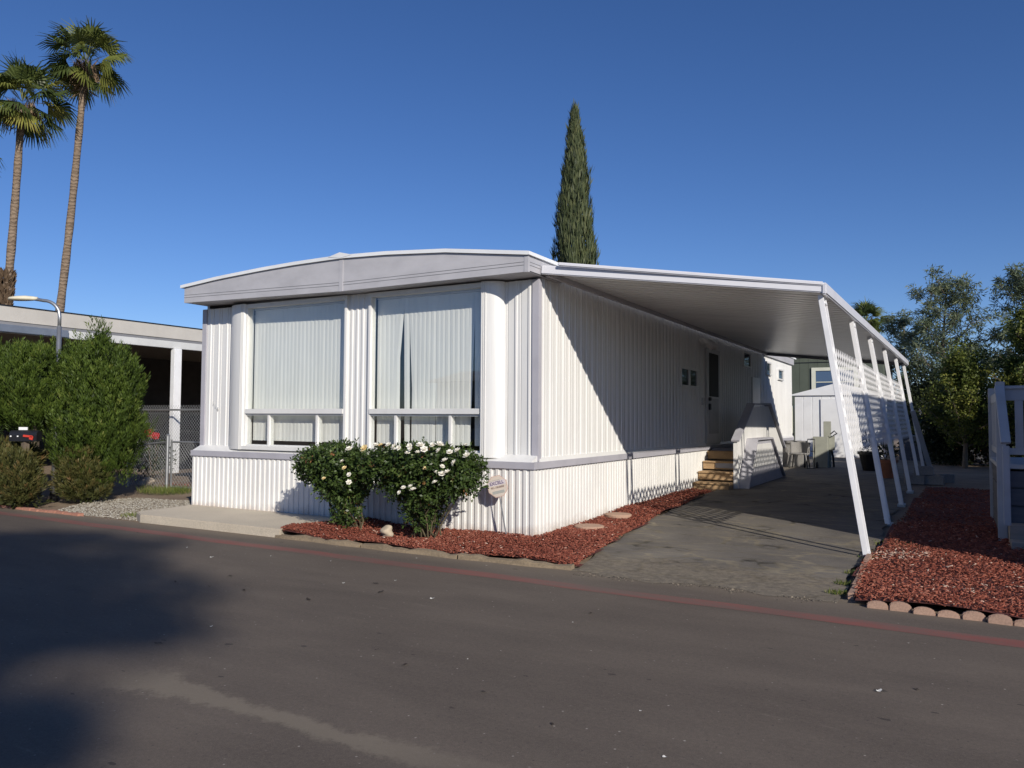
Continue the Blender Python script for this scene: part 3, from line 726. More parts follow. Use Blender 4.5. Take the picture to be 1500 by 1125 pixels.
# left hedge
hx = thing('conifer_shrub', (-9.16,-.1,-.03), 'tall dense green conifer shrub with pointed top, to the right of the street lamp', 'shrub', None)
conifer('crown', [((-9.16,-.10,1.30),(.68,.68,1.12),.50),((-9.14,-.08,2.20),(.52,.52,.62),.18),((-9.16,-.08,2.72),(.14,.14,.40),.035),((-8.76,.10,2.05),(.34,.36,.52),.10),((-9.50,-.28,2.1),(.26,.34,.66),.10),((-8.86,.02,1.25),(.50,.55,.75),.2)], 1800, HEDGE, hx, None)
b = MB(); b.tube([(-9.16,-.1,-.1),(-9.12,-.1,.5),(-9.19,-.1,1.6)], [.09,.075,.04]); b.build('trunk', BARK, hx)
hx = thing('conifer_shrub', (-10.1,-.75,-.05), 'rounded green conifer shrub overhanging the black mailbox at the left edge', 'shrub', None)
conifer('crown', [((-10.12,-.70,2.0),(.62,.62,.72),.46),((-9.88,-.55,2.35),(.34,.38,.42),.10),((-10.35,-.9,2.3),(.36,.40,.46),.12),((-9.95,-.75,1.68),(.55,.5,.45),.16),((-10.65,-1.15,1.8),(.55,.55,.8),.2)], 1500, HEDGE, hx, None, .26, .055, 1.0, 1.12)
b = MB(); b.tube([(-10.1,-.75,-.1),(-10.05,-.7,.8),(-10.0,-.7,1.9)], [.1,.08,.06]); b.build('trunk', BARK, hx)
hx = thing('low_shrub', (-9.4,-.9,-.05), 'low olive and brown juniper spreading at the foot of the conifer shrubs', 'shrub', None)
conifer('foliage', [((-10.15,-1.45,.40),(.55,.28,.60),.24),((-9.78,-1.40,.42),(.30,.24,.58),.16),((-9.86,-1.05,.62),(.26,.24,.30),.08),((-9.80,-1.0,.74),(.2,.2,.22),.06),((-9.0,-.48,.46),(.30,.26,.48),.15),((-8.86,-.40,.28),(.32,.28,.42),.12),((-9.27,-1.45,.34),(.36,.20,.56),.14),((-9.12,-1.32,.30),(.18,.16,.42),.06),((-10.75,-1.65,.45),(.5,.32,.66),.18)], 1450, LOWH, hx, None, .20, .05, .7)
for k in range(12):
    x = random.uniform(-10.4,-9.3); y = -1.2+(x+9.9)*.45*.9+random.uniform(-.1,.2); MB().tube([(x,y,-.08),(x+random.uniform(-.15,.15),y+random.uniform(-.1,.1),.5)], [.012,.006], 5).build('stem', BARK, hx)
# mailbox
mb = thing('mailbox', (-9.40,-1.22,-.08), 'black mailbox with a small red flag, tucked in front of the left shrubs', 'mailbox')
ax = Vector((.873,.488,0)); 
b = MB(); prof = [(-.085,.0),(.085,.0)]+[(.085*math.cos(a), .11+.085*math.sin(a)) for a in [math.pi*i/10 for i in range(11)]]
nrm = Vector((.488,-.873,0)); c0 = Vector((-9.40,-1.22,1.06))
b.loft([[c0+ax*s_+nrm*p[0]+Vector((0,0,p[1])) for p in prof] for s_ in (-.24,.24)]); b.build('body', BLACK, mb, bevel=.006)
MB().bar(c0+Vector((0,0,-1.08)), c0+Vector((0,0,-.004)), .09, .09).build('support', BARK, mb)
b = MB(); b.bar(c0+ax*.02+nrm*.10+Vector((0,0,.1)), c0+ax*.18+nrm*.10+Vector((0,0,.085)), .012, .035); b.bar(c0+ax*.13+nrm*.10+Vector((0,0,.07)), c0+ax*.19+nrm*.10+Vector((0,0,.055)), .012, .06); b.build('flag', FLAG, mb)
for s_ in (-.2,-.08):
    MB().bar(c0+ax*s_+nrm*.085+Vector((0,0,.09)), c0+ax*s_+nrm*.098+Vector((0,0,.09)), .022, .022).build('bolt', SHEDW, mb)
MB().bar(c0+ax*(-.10)+nrm*.03+Vector((0,0,.222)), c0+ax*(.05)+nrm*.03+Vector((0,0,.222)), .02, .05).build('number_plate', SHEDW, mb)
# street lamp
L_ = thing('street_lamp', (-9.62,-.56,-.06), 'slim galvanised street lamp with a curved arm and cream head beside the conifer shrubs', 'street lamp')
lx, ly = -9.62,-.56; lw = Vector((-.873,-.488,0))
b = MB(); b.tube([(lx,ly,-.08),(lx,ly,1.5),(lx,ly,3.15)], [.055,.047,.042], 12); b.build('pole', GALV, L_, smooth=True)
pts = [Vector((lx,ly,3.13))]
for i in range(9):
    a = math.pi/2*i/8; pts.append(Vector((lx,ly,3.33))+lw*(.30*(1-math.cos(a)))+Vector((0,0,.30*math.sin(a))))
pts.append(pts[-1]+lw*.22+Vector((0,0,.035)))
b = MB(); b.tube(pts, .031, 10); b.build('arm', GALV, L_, smooth=True)
e = pts[-1]; b = MB(); rings = []
for s_, wd, hu, hd in ((-.10,.035,.03,.03),(0,.055,.045,.04),(.12,.085,.055,.045),(.26,.10,.05,.045),(.38,.085,.03,.04),(.43,.03,.01,.03)):
    c = e+lw*s_; sdv = Vector((.488,-.873,0))
    rings.append([c+sdv*wd*math.cos(t)+Vector((0,0,(hu if math.sin(t) > 0 else hd)*math.sin(t))) for t in [2*math.pi*k/14 for k in range(14)]])
b.loft(rings); b.build('lamp_head', LAMPH, L_, smooth=True)
MB().tube([(lx,ly,-.08),(lx,ly,.12)], [.075,.07], 12).build('base_collar', BLACK, L_)

# ------------------------------------------------------------------ roses
def rose_mesh():
    ps = []
    for ring, (m, tilt, r, l) in enumerate(((6,.25,.006,.05),(6,.75,.005,.042),(5,1.15,.003,.032))):
        for k in range(m):
            a = 2*math.pi*(k+.5*ring)/m; o = np.array([math.cos(a), math.sin(a), 0]); t = np.array([-math.sin(a), math.cos(a), 0]); up_ = np.array([0,0,1.])
            A = o*math.cos(tilt)+up_*math.sin(tilt); p = o*r
            for s_ in (0,):
                ps.append([p-t*.008, p+A*l*.55-t*.024, p+A*l+up_*.004, p+A*l*.55+t*.024, p+t*.008])
    b = MB()
    for q in ps: b.add(q, [(0,1,2,3,4)])
    return b
def rose_bush(base, clumps, n, nst, roses, label):
    t = thing('rose_bush', base, label, 'rose bush', 'rose bushes in front of the windows')
    ps = []
    for c, r, fr in clumps:
        m = int(n*fr); d = unit(rng.normal(size=(m,3))); q = (1-.6*rng.random(m)**1.3)*bumpy(d, 7, .12)
        P = np.array(c)+d*np.array(r)*q[:,None]
        # leaflets in sprigs of five
        t0 = rng.beta(2,2.2,m)*.9+(rng.random(m) < .02)*.5
        A0 = unit(d*.5+rng.normal(0,.7,(m,3)))
        for s_ in range(4):
            A = A0+rng.normal(0,.65,(m,3)); ps.append(leafquads(P+A0*.016*s_, A, rng.uniform(.035,.058,m), rng.uniform(.02,.034,m), t0+rng.normal(0,.06,m), d+np.array([0,0,.5])+rng.normal(0,.55,(m,3))))
    fastmesh('foliage', ROSEL, *join(ps), parent=t)
    for k in range(nst):
        c, r, fr = random.choice(clumps); a = random.uniform(0,6.28)
        e = Vector((c[0]+r[0]*.75*math.cos(a), c[1]+r[1]*.75*math.sin(a), c[2]+random.uniform(-.3,.6)*r[2]))
        s_ = Vector(base)+Vector((random.gauss(0,.10), random.gauss(0,.07), -.05)); j_ = lambda q: Vector((random.gauss(0,q), random.gauss(0,q), 0)); m_ = s_.lerp(e, .5)+j_(.06)+Vector((0,0,.10))
        MB().tube([s_, s_.lerp(m_, .35)+j_(.025), s_.lerp(m_, .7)+j_(.03), m_, m_.lerp(e, .5)+j_(.03), e], [.012,.010,.009,.008,.006,.004], 5).build('stem', STEMM, t)
    first = None
    for (x, y, z, s_, mt) in roses:
        if first is None or mt is not first.data.materials[0]:
            r_ = rose_mesh().build('rose', mt, t, base=(0,0,0)); first = r_
        else:
            r_ = first.copy(); COL.objects.link(r_); r_.parent = t
        r_.location = Vector((x,y,z))-Vector(base); r_.scale = (s_*.88*random.uniform(.7,1.15),)*3; r_.rotation_euler = (random.uniform(.2,1.1), random.uniform(-.4,.4), random.uniform(-.6,.6))
LBc = [((-2.55,-.92,.92),(.54,.44,.24),.42),((-2.48,-.90,.64),(.38,.34,.28),.24),((-2.42,-.85,.32),(.20,.20,.26),.08),((-2.95,-.95,.84),(.23,.26,.22),.12),((-2.22,-.9,.70),(.22,.28,.28),.10)]
rose_bush((-2.42,-.82,0), LBc, 4600, 22, [(-2.05,-1.25,1.1,1,PETAL),(-2.0,-1.3,.78,.9,PETAL),(-2.02,-1.28,.68,.8,PETAL),(-2.08,-1.3,.86,.9,PETALY),(-2.35,-1.38,.72,.8,PETALY),(-2.12,-1.3,.94,.8,PETAL)],
  'dense dark green rose bush with few blooms, beside the concrete slab')
RBc = [((-1.17,-.92,.94),(.78,.44,.23),.46),((-1.12,-.90,.68),(.54,.36,.28),.24),((-1.22,-.80,.34),(.26,.24,.26),.07),((-.58,-.88,.83),(.30,.32,.28),.14),((-1.68,-.95,.84),(.32,.34,.26),.13)]
def rb_pts():
    out = []
    # pixel-free list: x, y, z, size
    for x, z in ((-1.62,1.16),(-1.38,1.17),(-1.2,1.12),(-1.15,1.14),(-1.05,1.16),(-.98,1.13),(-.9,1.17),(-.8,1.13),(-.74,1.18),(-.62,1.12),(-.5,1.1),(-.42,1.12),(-.33,1.06),(-.55,1.0),(-.58,.93),(-.66,.86),(-.60,.84),(-.54,.86),(-.68,.74),(-1.10,.66),(-1.0,.68),(-.96,.64),(-1.16,.60),(-.45,.98),(-1.28,1.15),(-1.02,1.08),(-.88,1.09),(-.38,1.18),(-.66,1.18)):
        yy = -.9-.46*math.sqrt(max(.12, 1-((x+1.15)/.92)**2))*(1.0 if z > .9 else .92)-.03
        if z > 1.14: yy += .08
        out.append((x, yy, z, random.uniform(.85,1.25), PETAL))
    out.sort(key=lambda k: 0); out.append((-1.72,-1.34,1.12,1.2,PETALY)); out.append((-1.45,-1.36,1.16,1.1,PETALY)); out.append((-.82,-1.3,.9,.8,PETALY)); return out
rose_bush((-1.25,-.72,0), RBc, 6800, 30, rb_pts(), 'wide rose bush covered with white and cream blooms, nearer the yard sign')
def rock(name, c, r, mat, label, cat, seed):
    rr = np.random.default_rng(seed); me = bmesh.new(); bmesh.ops.create_icosphere(me, subdivisions=3, radius=1)
    ds = rr.normal(size=(5,3))
    for v in me.verts:
        d = np.array(v.co); k = 1+.10*sum(math.sin(3*float(d@q)+i) for i, q in enumerate(ds))/1.5; v.co = Vector((d[0]*r[0]*k, d[1]*r[1]*k, d[2]*r[2]*k))
    m = bpy.data.meshes.new(name); me.to_mesh(m); me.free(); m.materials.append(mat); m.polygons.foreach_set('use_smooth', [True]*len(m.polygons))
    o = bpy.data.objects.new(name, m); o.location = c; link(o, None, c); return prop(o, label, cat)
rock('stone', (-1.66,-.95,.045), (.085,.065,.085), STONE, 'pale tan stone lying in the mulch at the foot of the right rose bush', 'stone', 4)
for i, (x, y) in enumerate(((.42,.75),(.30,2.1))):
    b = MB(); z = float(bedh(x,y)[0]); b.lathe((x,y,z-.02), [(.19,0),(.20,.02),(.20,.05),(.185,.06),(.0,.062)], 28)
    prop(b.build('stepping_stone', STEPST, base=(x,y,z)), ['round tan stepping stone in the mulch, the one nearer the road','round tan stepping stone in the mulch, the one nearer the entry steps'][i], 'stepping stone', 'stepping stones along the side wall')

# ------------------------------------------------------------------ yard sign
sg = thing('yard_sign', (-.30,-.26,0), 'small octagonal cream security sign on a thin leaning stake by the house corner', 'sign')
sc = Vector((-.40,-.30,.635)); tilt = R(14)
M0 = Matrix.Translation(sc) @ Matrix.Rotation(R(8), 4, 'Z') @ Matrix.Rotation(R(90), 4, 'X') @ Matrix.Rotation(tilt, 4, 'Z')
def onsign(x, y, z=0): return M0 @ Vector((x,y,z))
def octo(r, z0, z1):
    b = MB(); ring = lambda z: [onsign(r*math.cos(R(22.5+45*k)), r*math.sin(R(22.5+45*k)), z) for k in range(8)]; b.loft([ring(z0), ring(z1)]); return b
pl = octo(.148,-.004,.002).build('plate', SIGNE, sg)
octo(.138,.002,.004).build('face', SIGNF, pl)
def srect(x0,x1,y0,y1,z0,z1):
    return MB().loft([[onsign(x,y,z) for x,y in ((x0,y0),(x1,y0),(x1,y1),(x0,y1))] for z in (z0,z1)])
srect(-.118,.118,.012,.072,.004,.0052).build('band', SIGNB, pl)
srect(-.085,.085,-.092,-.055,.004,.0052).build('band', INKG, pl)
srect(-.09,.05,.078,.084,.004,.0052).build('line', INKG, pl)
text('EXCELL', .058, INK, pl, M0 @ Matrix.Translation((0,.042,.006)), BASE[sg.name], 'lettering', .0006, .0012)
text('951.658.8000', .034, INKB, pl, M0 @ Matrix.Translation((0,-.012,.006)), BASE[sg.name], 'lettering', .0006, .0008)
MB().tube([(-.27,-.27,-.05),(-.375,-.288,.52)], .009, 8).build('stake', GALV, sg)

# ------------------------------------------------------------------ edgers, bricks, bed edging
first = None
for k in range(17):
    x = 4.12+.175*k; y = -1.655-.010*k+.012*math.sin(k*2.1)
    if first is None:
        b = MB(); prof = [(-.085,-.10)]+[(.085*math.cos(a)*-1, -.015+.042*math.sin(a)) for a in [math.pi*i/8 for i in range(9)]]+[(.085,-.10)]
        b.prism(prof, 'y', -.025, .025); first = b.build('edging_block', EDGER, base=(0,0,0), bevel=.01); o = first
    else: o = first.copy(); COL.objects.link(o)
    o.location = (x,y,-.042+.012*math.sin(k*1.7)); o.rotation_euler = (random.uniform(-.12,.12), random.uniform(-.06,.06), random.uniform(-.06,.06)); o.scale = (1,1,random.uniform(.85,1.1))
    prop(o, 'pinkish scalloped concrete edging block along the front of the right mulch bed', 'edging block', 'scalloped edging blocks')
for k in range(5):
    y = -1.45+.42*k; b = MB(); b.box(3.86-.02*k*.3,3.92-.02*k*.3,y,y+.39,-.1,G(y)+.055)
    prop(b.build('edging_strip', EDGER, base=(3.89,y,0), bevel=.008), 'short pink concrete edging strip between the driveway and the right mulch bed', 'edging block', 'edging strips beside the driveway')
first = None
for k in range(11):
    x = -9.75+.225*k; y = -1.42+.012*math.sin(k)-.0*k
    if first is None:
        first = MB().box(-.10,.10,-.05,.05,-.06,.01).build('paving_brick', BRICKP, base=(0,0,0), bevel=.006); o = first
    else: o = first.copy(); COL.objects.link(o)
    o.location = (x,y+.0,-.055+.006*math.sin(k*2.)); o.rotation_euler = (random.uniform(-.03,.03), random.uniform(-.03,.03), random.uniform(-.07,.07))
    prop(o, 'worn pink brick set along the road edge below the left shrubs', 'brick', 'bricks edging the road')
for k, (x0, x1, y0, y1) in enumerate(((-3.1,-1.65,-1.44,-1.49),(-1.62,-.2,-1.49,-1.52),(-.17,1.2,-1.52,-1.47))):
    b = MB(); n_ = 12
    rings = []
    for i in range(n_+1):
        t = i/n_; x = x0+(x1-x0)*t; y = y0+(y1-y0)*t+.012*math.sin(x*7); h = -.035+.012*math.sin(x*9+k)+.008*math.sin(x*23)
        rings.append([(x,y-.035,-.1),(x,y+.05,-.1),(x,y+.04,h+.008),(x,y-.025,h)])
    b.loft(rings); prop(b.build('edging_board', WOODE, base=((x0+x1)/2,y0,-.08)), ['rotting low edging board along the mulch below the left rose bush','rotting low edging board along the mulch below the right rose bush','rotting low edging board at the driveway end of the left mulch bed'][k], 'edging board', 'low boards edging the mulch')

# weeds
def tuft(name, c, rad, n, h, label=None):
    a = rng.uniform(0,6.28,n); r = rad*np.sqrt(rng.random(n)); P = np.stack([c[0]+r*np.cos(a)*1.5, c[1]+r*np.sin(a), np.full(n, c[2])], 1)
    A = np.stack([rng.normal(0,.45,n), rng.normal(0,.45,n), np.ones(n)], 1)
    fastmesh(name, GRASS, *leafquads(P, A, h*rng.uniform(.5,1.2,n), .008, rng.beta(2,2,n)), base=c, kind='stuff')
tuft('grass', (-9.1,1.35,-.03), .42, 900, .17)
tuft('weeds', (-6.55,-1.05,-.07), .20, 260, .06)
for (x, y, r_, n_) in ((3.76,-1.3,.07,120),(3.78,-.9,.06,100),(3.79,-.4,.05,80),(3.9,.55,.08,70),(4.05,1.6,.2,160)):
    tuft('weeds', (x,y,G(y)-.005), r_, n_, .055)
# petals and leaves on the road
first = None
PET = [(-.05,-2.85),(-1.3,-2.4),(.7,-3.3),(2.1,-3.4),(3.2,-4.9),(1.9,-4.6),(-.4,-3.2),(-2.1,-2.5),(-1.9,-1.62),(-.6,-1.75),(.3,-1.72),(-2.6,-2.9),(-3.4,-2.6),(4.3,-3.9),(3.5,-5.4),(-.2,-4.9),(4.4,-2.7)]
for k, (x, y) in enumerate(PET):
    if first is None:
        first = MB().add([(-.022,-.004,.004),(-.006,-.014,.002),(.02,-.007,.009),(.024,.008,.012),(.002,.015,.003),(-.018,.009,.010),(0,0,.001)], [(0,1,6),(1,2,6),(2,3,6),(3,4,6),(4,5,6),(5,0,6)]).build('fallen_petal', LITTER, base=(0,0,0)); o = first
    else: o = first.copy(); COL.objects.link(o)
    o.location = (x,y,-.077); o.rotation_euler = (0,0,random.uniform(0,6)); s_ = random.choice((.35,.45,.5,.6,.9)); o.scale = (s_,s_,s_)
    prop(o, 'small white fallen petal lying on the dark asphalt road', 'petal', 'petals scattered on the road')
first = None
for k in range(22):
    x, y = random.uniform(-3,5), random.uniform(-6.2,-2.6)
    if first is None:
        first = MB().add([(-.04,0,.003),(-.012,-.012,.010),(.02,-.010,.006),(.045,0,.012),(.02,.012,.004),(-.012,.013,.009)], [(0,1,5),(1,2,4,5),(2,3,4)]).build('fallen_leaf', DRYLEAF, base=(0,0,0)); o = first
    else: o = first.copy(); COL.objects.link(o)
    o.location = (x,y,-.077); o.rotation_euler = (0,0,random.uniform(0,6)); s_ = random.uniform(.5,1.1); o.scale = (s_,s_,s_)
    prop(o, 'small dark dry leaf lying on the asphalt road', 'leaf', 'dry leaves scattered on the road')

# ------------------------------------------------------------------ chain link fences
def chain(b, p, q, z0, z1, cell=.09, r=.0026):
    p = Vector(p); q = Vector(q); Lh = (q-p).length; d = (q-p)/Lh; Hh = z1-z0
    for sg_ in (1,-1):
        u = -Hh
        while u < Lh:
            a0, a1 = (u, u+Hh)
            t0 = max(0, -u/Hh) if u < 0 else 0; t1 = min(1, (Lh-u)/Hh)
            if t1 > t0:
                if sg_ == 1: za, zb_ = z0+Hh*t0, z0+Hh*t1
                else: za, zb_ = z1-Hh*t0, z1-Hh*t1
                A = p+d*(u+Hh*t0); B = p+d*(u+Hh*t1); b.tube([(A.x,A.y,za),(B.x,B.y,zb_)], r, 3)
            u += cell
f = thing('chain_link_fence', (-10,1.8,0), 'low chain link fence with a narrow gate beside the front corner of the mobile home', 'fence')
b = MB(); chain(b, (-10.9,1.8), (-9.68,1.8), .03, .90); b.build('wire_mesh', GALVP, f)
b = MB(); b.tube([(-10.9,1.8,.86),(-9.66,1.8,.98)], .018, 8); b.build('rail', GALV, f)
for x, h, r_ in ((-10.9,.88,.028),(-9.63,1.10,.036)):
    b = MB(); b.tube([(x,1.8,-.05),(x,1.8,h)], r_, 10); b.lathe((x,1.8,h), [(r_*1.1,0),(r_*1.2,.02),(.0,.05)], 10); b.build('post', GALV, f)
g = MB(); g.tube([(-9.5,1.8,.04),(-9.5,1.8,1.03)], .022, 8); g.tube([(-9.5,1.8,.98),(-7.6,1.8,.98)], .018, 8); g.tube([(-9.5,1.8,.05),(-7.6,1.8,.05)], .016, 8); g.tube([(-7.6,1.8,.04),(-7.6,1.8,1.0)], .02, 8); g = g.build('gate', GALV, f)
b = MB(); chain(b, (-9.5,1.8), (-7.6,1.8), .05, .98); b.build('wire_mesh', GALVP, g)
b = MB(); b.tube([(-7.5,1.8,-.05),(-7.5,1.8,1.1)], .03, 8); b.build('post', GALV, f)
f = thing('chain_link_fence', (-12.3,4.2,0), 'taller chain link fence running behind the low gate, in front of the dark carport', 'fence')
b = MB(); chain(b, (-14.4,4.2), (-9.6,4.2), .05, 1.80, .095, .0026); b.build('wire_mesh', GALVP, f)
b = MB(); b.tube([(-14.4,4.2,1.68),(-9.6,4.2,1.68)], .022, 8); b.build('rail', GALV, f)
for x in (-14.4,-9.6): MB().tube([(x,4.2,-.05),(x,4.2,1.75)], .03, 8).build('post', GALV, f)
# bits of planting between the fences
t = thing('thin_shrub', (-11.6,2.9,0), 'sparse thin shrub growing between the two chain link fences', 'shrub')
P, d_ = ellip((-11.6,2.9,.52), (.6,.4,.5), 800, .9)
fastmesh('foliage', SHADL, *leafquads(P, d_+rng.normal(0,.6,P.shape), rng.uniform(.05,.1,len(P)), .028, rng.beta(2,2,len(P))+.3), parent=t)
for k in range(7): MB().tube([(-11.6,2.9,-.05),(-11.6+random.uniform(-.5,.5),2.9+random.uniform(-.3,.3),random.uniform(.5,1.0))], [.015,.006], 5).build('stem', BARK, t)
rock('stone', (-10.6,2.05,.05), (.2,.14,.12), STONE, 'tan stone on the ground just behind the low chain link fence', 'stone', 9)
n = 900; P = np.stack([rng.uniform(-10.4,-7.5,n), rng.uniform(2.1,3.0,n), rng.uniform(.0,.05,n)], 1); a = rng.uniform(0,3.14,n)
fastmesh('red_mulch', CHIP, *leafquads(P, np.stack([np.cos(a),np.sin(a),rng.normal(0,.3,n)],1), .07, .025, rng.beta(2,2,n), np.array([[0,0,1.]])+rng.normal(0,.3,(n,3))), kind='stuff')

# ------------------------------------------------------------------ neighbouring carport on the left, car inside
Cp = thing('neighbour_carport', (-15,5,0), 'long low carport with beige fascia, white beam and white posts left of the mobile home', 'carport')
b = MB(); b.box(-13.1,-13.0,-4,24,3.54,3.87); b.build('fascia', BEIGE, Cp)
b = MB(); b.box(-13.16,-12.97,-4,24,3.87,3.885); b.build('roof_edge', BLACK, Cp)
b = MB(); b.box(-20.5,-13.1,-4.0,24,3.60,3.66); b.build('roof_deck', simple('carport_roof_underside',(.22,.21,.2),.8,.1), Cp)
b = MB(); b.box(-13.14,-13.02,-4,24,3.47,3.535); b.build('shadow_strip', GROOVE, Cp)  # thin dark grey strip between fascia and beam
b = MB(); b.box(-13.10,-12.985,-4,24,3.285,3.465); b.build('beam', BEAMW, Cp, bevel=.006)
b = MB(); b.box(-12.98,-12.90,-4,1.6,3.30,3.46); b.build('light_box', GALV, Cp, bevel=.006)  # grey box beam beside the white beam, not a light fitting
for y in (-2.2,4.55,10.5):
    MB().box(-13.09,-12.94,y-.11,y+.11,-.02,3.28).build('post', POSTW, Cp, bevel=.006)
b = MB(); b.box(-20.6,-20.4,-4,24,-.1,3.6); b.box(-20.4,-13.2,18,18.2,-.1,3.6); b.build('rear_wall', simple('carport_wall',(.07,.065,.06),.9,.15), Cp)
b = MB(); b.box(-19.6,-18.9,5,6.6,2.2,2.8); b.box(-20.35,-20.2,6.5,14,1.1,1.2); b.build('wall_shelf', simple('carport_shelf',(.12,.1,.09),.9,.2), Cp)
car = thing('parked_car', (-14.75,6.7,0), 'dark parked car under the left carport with its red tail light seen through the fence', 'car')
b = MB(); rings = []
for y, wd, zb_, zt in ((4.55,.72,.45,.95),(4.62,.86,.30,1.12),(4.9,.92,.24,1.18),(6.0,.93,.22,1.12),(7.6,.93,.22,1.06),(8.7,.90,.24,.98),(9.0,.80,.32,.82),(9.06,.70,.40,.72)):
    rings.append([(-14.75+wd*sx, y, z) for sx, z in ((-.86,zb_),(.86,zb_),(1,(zb_+zt)/2),(.98,zt-.08),(.88,zt),(-.88,zt),(-.98,zt-.08),(-1,(zb_+zt)/2))])
b.loft(rings); b.build('body', CARP, car, smooth=False, bevel=.02)
b = MB(); b.loft([[(-14.75+wd*sx, yy, z) for sx, yy, z in ((-1,ya,za),(1,ya,za),(1,yb_,za),(-1,yb_,za))] for wd, ya, yb_, za in ((.84,4.75,7.9,1.10),(.70,5.3,7.0,1.58),(.62,5.5,6.8,1.62))]); b.build('cabin', CARGL, car, bevel=.03)
for sx in (-1,1):
    MB().loft([[(-14.75+sx*x, y, z) for x, z in ((.50,1.0),(.90,.90),(.93,1.05),(.55,1.17))] for y in (4.53,4.72)]).build('tail_light', RED, car, bevel=.01)
    for y in (5.5,8.1):
        wv = MB(); wv.tube([(-14.75+sx*.74,y,.33),(-14.75+sx*.94,y,.33)], .33, 20); wh = wv.build('wheel', BLACK, car)
        MB().tube([(-14.75+sx*.93,y,.33),(-14.75+sx*.95,y,.33)], .2, 16).build('rim', CARP, wh)
MB().box(-14.98,-14.5,4.52,4.56,.72,.84).build('licence_plate', SHEDW, car)

# ------------------------------------------------------------------ palms
def palm(base, top, r0_, r1_, crown, nl, label, flen=1.75, skirt=False, trunk=True, seed=1):
    rg = np.random.default_rng(seed); t = thing('fan_palm', base, label, 'palm tree', 'tall fan palms')
    B0, T0 = Vector(base), Vector(top)
    if trunk:
        b = MB(); pts = []; rs = []
        for i in range(25):
            q = i/24; p = B0.lerp(T0, q)+Vector((.18*math.sin(q*3.0),.1*math.sin(q*2),0))*(1-q)*q*2; pts.append(p); rs.append(r0_+(r1_-r0_)*q+.012*math.sin(i*2.3)+(.10 if skirt and q < .25 else 0))
        b.tube(pts, rs, 12); b.build('trunk', BARKP, t, smooth=True)
        # old leaf bases below the crown
        n = 70; q = rg.uniform(.93,1.0,n); a = rg.uniform(0,6.28,n); P = np.array([B0.lerp(T0, x) for x in q])+np.stack([np.cos(a)*r1_,np.sin(a)*r1_,0*a],1)
        V = leafquads(P, np.stack([np.cos(a)*.45,np.sin(a)*.45,-.5+1.2*rg.random(n)],1), rg.uniform(.4,.9,n), .09, rg.random(n))
        parts = [V]
        if skirt:
            n = 500; q = rg.uniform(.0,.30,n); a = rg.uniform(0,6.28,n); P = np.array([B0.lerp(T0, x) for x in q])+np.stack([np.cos(a)*(r0_+.08),np.sin(a)*(r0_+.08),0*a],1)
            parts.append(leafquads(P, np.stack([np.cos(a)*.5,np.sin(a)*.5,.7+0*a],1), rg.uniform(.15,.3,n), .08, rg.random(n)*.4))
        # a few hanging dead fronds
        for k in range(7):
            a = rg.uniform(0,6.28); m = 26; P = np.array(T0)+np.array([math.cos(a)*.35,math.sin(a)*.35,.2])+rg.normal(0,.06,(m,3))
            parts.append(leafquads(P, np.array([[math.cos(a)*.25,math.sin(a)*.25,-1.]])+rg.normal(0,.16,(m,3)), rg.uniform(.6,1.3,m), .035, rg.random(m)))
        fastmesh('dead_frond', PALMD, *join(parts), parent=t)
    c0 = np.array(T0)+np.array([0,0,.15]); parts = []
    for k in range(nl):
        a = k*2.399963+rg.normal(0,.25); el = R(86-128*((k+.5)/nl)**.9)+rg.normal(0,.12)
        d = np.array([math.cos(a)*math.cos(el), math.sin(a)*math.cos(el), math.sin(el)]); pet = flen*rg.uniform(.42,.66)
        side = unit(np.cross(d, [0,0,1.])[None])[0] if abs(d[2]) < .98 else np.array([1.,0,0]); nrm_ = np.cross(side, d)
        d2 = d+np.array([0,0,-.25]); d2 /= np.linalg.norm(d2); h = c0+d*pet*.55+d2*pet*.45
        t0 = float(np.clip(rg.beta(2,3)+(.42 if el < .1 and rg.random() < .35 else 0),0,1))
        parts.append(leafquads(np.array([c0]), np.array([d]), pet*1.02, .05, np.array([.8]), np.array([nrm_])))
        tw = rg.normal(0,.45); side, nrm_ = side*math.cos(tw)+nrm_*math.sin(tw), nrm_*math.cos(tw)-side*math.sin(tw)
        m = 27; fa = np.linspace(-1.75,1.75,m); cup = rg.uniform(.15,.45)
        for j, an in enumerate(fa):
            l = flen*.60*(.70+.30*math.cos(an))*rg.uniform(.9,1.06)
            pl = (.035 if j % 2 else -.035)
            e1 = d2*math.cos(an)+side*math.sin(an)-nrm_*cup*abs(math.sin(an))+nrm_*pl
            e1 /= np.linalg.norm(e1); p1 = h+e1*l*.60
            e2 = e1*.8+np.array([0,0,-1.])*(.30+.65*rg.random()); e2 /= np.linalg.norm(e2); p2 = p1+e2*l*.42
            sw = np.cross(e1, nrm_); sw /= max(1e-6,np.linalg.norm(sw)); w0, w1 = .008, l*.60*.068
            V = np.array([h-sw*w0, p1-sw*w1+nrm_*pl*.6, p1+sw*w1-nrm_*pl*.6, h+sw*w0, p1-sw*w1*.8, p2-sw*.006, p2+sw*.006, p1+sw*w1*.8])
            parts.append((V, np.array([[0,1,2,3],[4,5,6,7]]), np.full(8, np.clip(t0+rg.normal(0,.06),0,1))))
    fastmesh('crown', PALML, *join(parts), parent=t)
palm((-31.9,12.0,-.1), (-29.74,12.15,17.55), .20,.135, None, 40, 'tall fan palm with a slim bare trunk, right one of the pair', 1.9, seed=3)
palm((-31.6,9.6,-.1), (-30.25,9.7,14.95), .205,.135, None, 38, 'tall fan palm with a ragged boot of old leaf bases low on its trunk', 1.9, skirt=False, seed=8)
